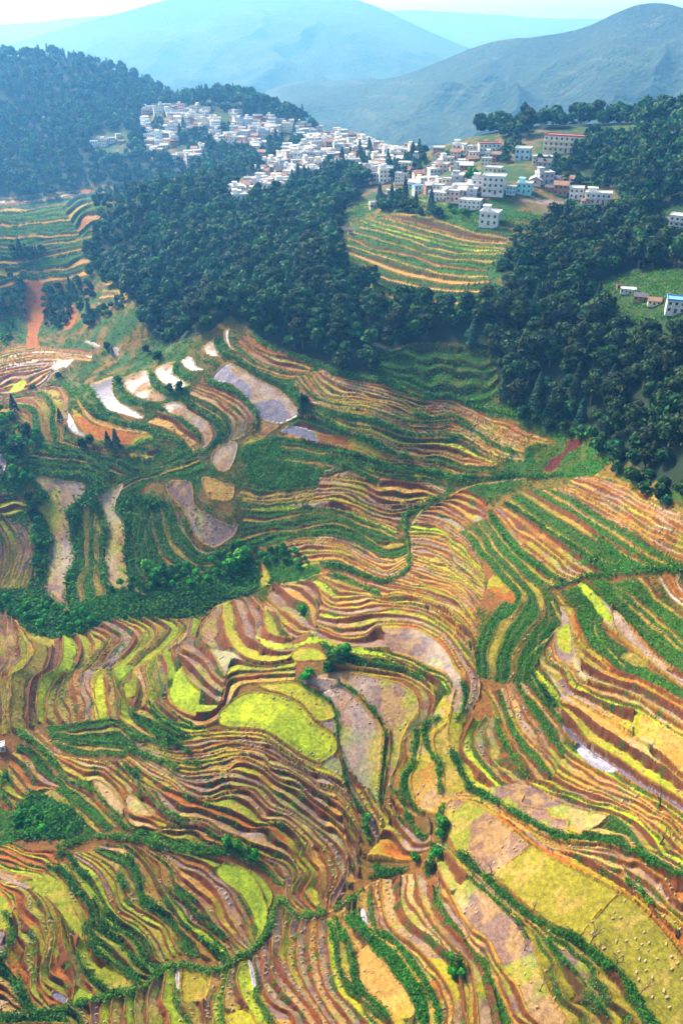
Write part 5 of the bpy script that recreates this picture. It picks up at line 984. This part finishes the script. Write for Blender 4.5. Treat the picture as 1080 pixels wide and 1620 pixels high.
for v in rows_:
    cells = []
    for u in np.arange(225+rnd.uniform(0, 10), 680, 8.4):
        uj = u+rnd.uniform(-3, 3); vj = v+rnd.uniform(-1.8, 1.8)
        if not inpoly(CLEAR['village'], np.array([uj]), np.array([vj+3]))[0] or rnd.random() < .13: continue
        if any(inpoly(w_[0], np.array([uj]), np.array([vj]))[0] for w_ in WOODS[:12]) or vnoise(np.array([uj/22]), np.array([vj/14]), 5)[0] < -.6: continue
        cells.append((uj, vj))
    if not cells: continue
    rowno += 1
    for i, (uj, vj) in enumerate(cells):
        p = spot(uj, vj+2); r = rnd.random(); kind = 'two' if r < .28 else 'three' if r < .40 else 'twoT' if r < .60 else 'threeT' if r < .68 else 'one' if r < .86 else 'twoP'
        tint = rnd.choice(['white']*6+['grey']+['cream', 'cream', 'pale blue', 'grey', 'pink', 'brown'])
        if kind in ('one', 'twoP'): tint = rnd.choice(['brown', 'cream', 'white', 'pink', 'brown'])
        roof = rnd.choice(['brown', 'brown', 'dark', 'grey']) if kind in ('one', 'twoP') else rnd.choice(['white', 'grey', 'white', 'white', 'blue' if rnd.random() < .15 else 'grey'])
        pos = f"{ORD[min(i+1, 30)]} from the left in the {ORD[min(rowno, 30)]} row of the village"
        more.append((p, kind, rnd.choice((-.35, -.2, .1, .25, .5))+rnd.uniform(-.12, .12), rnd.uniform(.56, .84)*(.85 if kind == 'three' else 1), tint, roof, f"{tint} {DESC[kind]} house, {pos}"))
order = sorted(range(len(more)), key=lambda i: more[i][0].y); pick = set(order[:198]); print('village houses', len(more))
hp, hc = [], []
for i, (p, kind, yaw, s, tint, roof, lab) in enumerate(more):
    if i in pick: place_house(kind, p, yaw, s, tint, roof, lab, 'houses of the hillside village'); continue
    M_ = np.array([[math.cos(yaw), -math.sin(yaw), 0], [math.sin(yaw), math.cos(yaw), 0], [0, 0, 1]])*s
    for nm, me, t in PRO[kind]:
        n_ = len(me.vertices); c_ = np.empty(n_*3, np.float32); me.vertices.foreach_get('co', c_); fi = np.empty(len(me.loops), np.int32); me.loops.foreach_get('vertex_index', fi)
        hp.append((c_.reshape(-1, 3)@M_.T+np.array(p), fi.reshape(-1, 4))); cc_ = TINT[tint] if t is True else ROOF[roof] if t else (.04, .04, .05) if nm == 'window' else (.16, .06, .03)
        hc.append(np.repeat(np.array(cc_)[None], n_, 0))
if hp:
    mv, nt, b = new_mat('far_plaster'); nt.links.new(N(nt, 'Attribute', attribute_name='Col').outputs['Color'], b.inputs['Base Color']); b.inputs['Roughness'].default_value = .9
    o = bpy.data.objects.new('distant_houses', mesh_from('distant_houses', *joined(hp), mv, np.vstack(hc))); C.objects.link(o); o['kind'] = 'stuff'
G2 = 'houses of the roadside hamlet'
LST = [('two',150,232,12,.2,'white','white','white flat-roofed house, leftmost of the outlying pair in the forest'),('twoT',166,230,14,-.2,'white','grey','white house with a rooftop room, lower middle of the outlying forest hamlet'),('two',178,226,11,.3,'white','white','small white house uphill in the outlying forest hamlet'),('one',193,226,10,0,'brown','brown','brown cottage at the right end of the outlying forest hamlet'),('two',188,218,9,.4,'white','white','smallest white house at the top of the outlying forest hamlet'),
 ('school',892,240,66,-.42,'cream','red','long three-storey school block with balconies and red roof trim above the yard'),('long',856,259,32,-.2,'white','white','white two-storey block below the dirt yard of the school'),('two',826,252,26,-.35,'pale blue','white','pale blue building left of the white block below the school'),
 ('long',772,240,36,.05,'white','red','white building with a red-trimmed roof beside the dark trees'),('two',738,242,17,.1,'cream','grey','small cream house left of the red-trimmed white building'),('twoP',722,246,15,.3,'brown','brown','brown house on the upper left of the hamlet'),('two',748,252,18,-.1,'white','grey','white house just below the red-trimmed building'),
 ('twoT',706,262,22,.2,'white','grey','white house with rooftop room at the top of the hamlet lane'),('one',716,268,13,.1,'pink','brown','small pink cottage by the hamlet lane'),('two',730,262,14,-.2,'white','white','narrow white house between two cottages uphill of the lane'),
 ('longlow',780,272,30,-.4,'cream','white','cream low building beside the orange earth cutting'),('two',768,262,18,-.2,'cream','grey','cream house up the slope from the low building'),
 ('three',780,306,38,-.3,'white','white','big three-storey white house with balconies in the middle of the hamlet'),('twoT',829,304,26,-.35,'cyan','white','bright cyan house with a rooftop room beside the road'),('two',808,306,17,-.3,'pale blue','grey','pale blue house left of the cyan house'),
 ('long',693,315,34,-.35,'white','white','left block of the long white row above the terraces'),('two',716,320,24,-.35,'pink','grey','pinkish middle block of the long white row above the terraces'),('long',743,328,38,-.35,'white','white','right block of the long white row above the terraces'),
 ('one',715,300,18,-.3,'brown','dark','brown cottage with a dark roof behind the long white row'),('one',735,298,16,-.2,'brown','brown','brown cottage between the long white row and the lane'),('one',752,303,15,-.2,'grey','dark','grey cottage behind the right block of the white row'),('two',698,296,20,.2,'white','grey','white house behind the left block of the white row'),
 ('twoT',774,354,34,-.4,'white','white','lone white house standing in the green terraces below the hamlet'),('two',686,280,20,.2,'white','white','white house at the bend of the hamlet lane'),('three',672,296,22,.25,'white','white','three-storey white house at the left end of the hamlet'),('two',662,306,20,.2,'pale blue','blue','pale blue house with a blue roof at the left end of the hamlet'),
 ('two',644,300,15,0,'white','grey','white house beside the dark trees left of the hamlet'),('longlow',622,306,24,0,'grey','white','grey shed with a white roof at the edge of the wood'),('one',640,312,12,.3,'pink','brown','tiny pink shed beside the grey shed'),
 ('twoP',886,306,24,-.3,'brown','brown','brown brick house right of the cyan house'),('one',868,300,16,-.2,'brown','dark','dark-roofed brown cottage between cyan and brick houses'),('two',910,312,24,-.25,'white','white','white flat house left of the red-door shops'),('shops',944,320,42,-.25,'white','white','white two-storey shops with red doors at the right end of the road'),('one',925,322,16,-.2,'pink','brown','pink lean-to beside the red-door shops'),
 ('twoP',860,271,24,-.3,'grey','dark','dark-roofed grey house below the white school block'),('two',941,210,12,-.3,'white','white','small white house high on the right hillside'),('hut',930,222,9,0,'white','white','tiny white hut below the small house on the right hillside'),('one',1000,214,14,0,'brown','brown','brown cottage among shrubs on the right hilltop'),('hut',907,243,10,0,'brown','brown','brown shed at the end of the school block'),
 ('three',1072,366,34,-.5,'white','white','white three-storey house at the right edge of the wood'),('longlow',992,462,26,-.3,'white','white','low white-roofed farm building in the wood clearing'),('one',1012,474,24,-.35,'brown','dark','dark brown farmhouse in the middle of the clearing farm'),('one',1034,480,22,-.3,'cream','brown','cream shed beside the blue-roofed farm building'),('two',1066,492,32,-.3,'white','blue','white farm building with a bright blue roof'),('hut',978,456,9,.2,'brown','brown','small brown shed at the upper end of the clearing farm'),
 ('one',540,368,20,.5,'cream','dark','dark-roofed cottage at the left corner of the village fields'),('hut',553,372,9,.3,'cream','brown','small cream hut beside the dark-roofed cottage'),('hut',590,330,14,.2,'cream','white','ruined pale hut above the village fields'),('hut',3,1186,15,.3,'white','white','tiny white hut by the path at the left edge of the near terraces')]
for kind, u, v, wpx, yaw, tint, roof, lab in LST:
    p = spot(u, v); dd_ = (p-Vector((0, 0, CAMZ))).length; s = .88*wpx*dd_/FPX/(PW[kind]+1); place_house(kind, p, yaw, s, tint, roof, lab, G2, 'hut' if kind == 'hut' else 'school_building' if kind == 'school' else 'house')

n_ = 0
for poly, vz in (([(655,255),(700,240),(790,238),(790,255),(740,270),(700,285),(660,280)], 0), ([(655,285),(700,290),(760,290),(765,312),(700,308),(655,300)], 1), ([(845,290),(900,288),(900,302),(850,300)], 2)):
    for _ in range((20, 18, 6)[vz]):
        for tr in range(60):
            u = rnd.uniform(650, 900); v = rnd.uniform(235, 315)
            if inpoly(poly, np.array([u]), np.array([v]))[0] and all((u-q[1])**2+4*(v-q[2])**2 > 80 for q in LST): break
        else: continue
        LST.append(('x', u, v)); kind = rnd.choice(('two', 'one', 'twoP', 'twoT', 'one')); tint = rnd.choice(('white', 'white', 'cream', 'brown', 'pink', 'grey')); roof = rnd.choice(('grey', 'brown', 'dark', 'brown')) if kind in ('one', 'twoP') else rnd.choice(('white', 'grey'))
        p = spot(u, v); n_ += 1; wh = ('above the hamlet lane', 'between the lane and the long white row', 'behind the roadside shops')[vz]
        place_house(kind, p, rnd.choice((-.35, -.2, .2, 1.3)), rnd.uniform(.5, .75), tint, roof, f"small {tint} {DESC[kind].split()[-1]} house {wh}", 'small cottages of the roadside hamlet')
HAZE = 0.00037
# ------------------------------------------------------------------ distant mountains and haze
def mountain_mat():
    m, nt, b = new_mat('mountain'); L = nt.links.new; pos = N(nt, 'NewGeometry').outputs['Position']
    a1 = noise(nt, .004, 6, .6, pos); a2 = noise(nt, .02, 6, .7, pos); a3 = noise(nt, .1, 3, .6, pos)
    c = mixc(nt, rng_(nt, a1.outputs[0], .42, .58, 0, 1), (.008, .035, .022), (.022, .06, .035))
    c = mixc(nt, rng_(nt, a2.outputs[0], .5, .62, 0, .8), c, (.006, .025, .016))
    c = mixc(nt, rng_(nt, a2.outputs[0], .40, .33, 0, .8), c, (.12, .11, .09))
    c = mixc(nt, rng_(nt, a3.outputs[0], .42, .6, 0, .85), c, (.003, .014, .008))
    w = N(nt, 'TexWave'); L(pos, w.inputs[0]); w.bands_direction = 'Z'; w.inputs['Scale'].default_value = .012; w.inputs['Distortion'].default_value = 9; w.inputs['Detail'].default_value = 4; w.inputs['Detail Scale'].default_value = .3
    c = mixc(nt, math_(nt, 'MULTIPLY', rng_(nt, w.outputs['Fac'], .86, .97, 0, .3), rng_(nt, a1.outputs[0], .5, .62, 0, 1)), c, (.14, .11, .07))
    bp = N(nt, 'Bump'); bp.inputs['Distance'].default_value = 22; bp.inputs['Strength'].default_value = .8; L(a3.outputs[0], bp.inputs['Height']); L(bp.outputs[0], b.inputs['Normal'])
    L(c, b.inputs['Base Color']); b.inputs['Roughness'].default_value = 1
    return m
MM = mountain_mat()
def mountain(name, ridge, foot_d, foot_h, amp, seed, n=340, m=150):
    r = np.array([at_dist(u, v, d) for u, v, d in ridge]); t = np.linspace(0, len(ridge)-1, n)
    R = np.stack([np.interp(t, np.arange(len(ridge)), r[:, i]) for i in range(3)], 1)
    kr = np.hanning(2*(n//len(ridge))+3); kr /= kr.sum(); w2 = len(kr)//2
    R = np.stack([np.convolve(np.pad(R[:, i], w2, mode='reflect', reflect_type='odd'), kr, 'valid') for i in range(3)], 1)
    k = np.hypot(R[:, 0], R[:, 1]); Dn = R[:, :2]/k[:, None]
    tt = np.linspace(-.25, 1, m)[:, None]
    dd = k[None]*(1-tt)+foot_d*tt
    X = Dn[None, :, 0]*dd; Y = Dn[None, :, 1]*dd
    zf = CAMZ-foot_h; s = np.abs(tt)
    Z = R[None, :, 2]-(R[None, :, 2]-zf)*(s**.85)
    sc = amp*9; al = t[None]*0+np.cumsum(np.r_[0, np.hypot(*np.diff(R[:, :2], axis=0).T)])[None]
    warp = fbm(X, Y, sc, 3, seed+3)*sc*1.1
    gul = 1-np.abs(vnoise((al+warp)/sc*1.1, dd/sc*.28, seed))*2; gul2 = 1-np.abs(vnoise((al-warp)/sc*2.7, dd/sc*.7, seed+1))*2
    env = np.clip(s*3, 0, 1)**1.5
    Z = Z+(gul*amp*.9+gul2*amp*.4)*env+fbm(X, Y, sc*.6, 5, seed+5)*amp*.8*(.25+env)
    o = grid_mesh(name, X, Y, Z, {}, MM, np.full((m, n, 3), .1)); o['kind'] = 'structure'; return o
mountain('near_mountain', [(1400,60,1900),(1180,40,1900),(1080,12,1950),(1040,4,2000),(1000,9,2000),(970,23,2000),(930,42,2050),(890,52,2050),(850,58,2050),(790,62,2100),(740,80,2100),(690,98,2150),(640,116,2150),(590,128,2200),(540,138,2200),(480,128,2300),(440,140,2300),(380,170,2300),(300,210,2300)], 1120, 270, 30, 3)
mountain('far_mountain', [(-500,130,4300),(-100,88,4300),(0,72,4300),(60,58,4300),(120,38,4300),(190,16,4300),(250,2,4300),(330,-14,4400),(450,-20,4400),(540,-8,4400),(600,12,4400),(650,36,4400),(700,60,4400),(780,90,4400),(900,120,4400),(1300,150,4400)], 1900, 430, 60, 11)
mountain('farthest_mountain', [(-800,40,7000),(-200,44,7000),(0,40,7000),(80,32,7000),(200,20,7000),(400,30,7000),(560,20,7000),(650,14,7000),(760,20,7000),(900,32,7000),(1080,26,7000),(1300,20,7000),(1700,20,7000)], 4600, 500, 50, 19, 200, 80)
bv = [(x, y, z) for x in (-6000, 6000) for y in (-400, 7600) for z in (-400, 460)]
hz = bpy.data.objects.new('haze', mesh_from('haze', bv, [(0,1,3,2),(4,6,7,5),(0,4,5,1),(2,3,7,6),(0,2,6,4),(1,5,7,3)], None)); C.objects.link(hz); hz['kind'] = 'stuff'
hm = bpy.data.materials.new('haze'); hm.use_nodes = True; nt = hm.node_tree; nt.nodes.remove(nt.nodes['Principled BSDF'])
pv = nt.nodes.new('ShaderNodeVolumePrincipled'); pv.inputs['Color'].default_value = (.11, .42, 1, 1); pv.inputs['Absorption Color'].default_value = (1, 1, 1, 1)
pv.inputs['Density'].default_value = HAZE; pv.inputs['Anisotropy'].default_value = .4
nt.links.new(pv.outputs[0], nt.nodes['Material Output'].inputs['Volume']); hz.data.materials.append(hm)
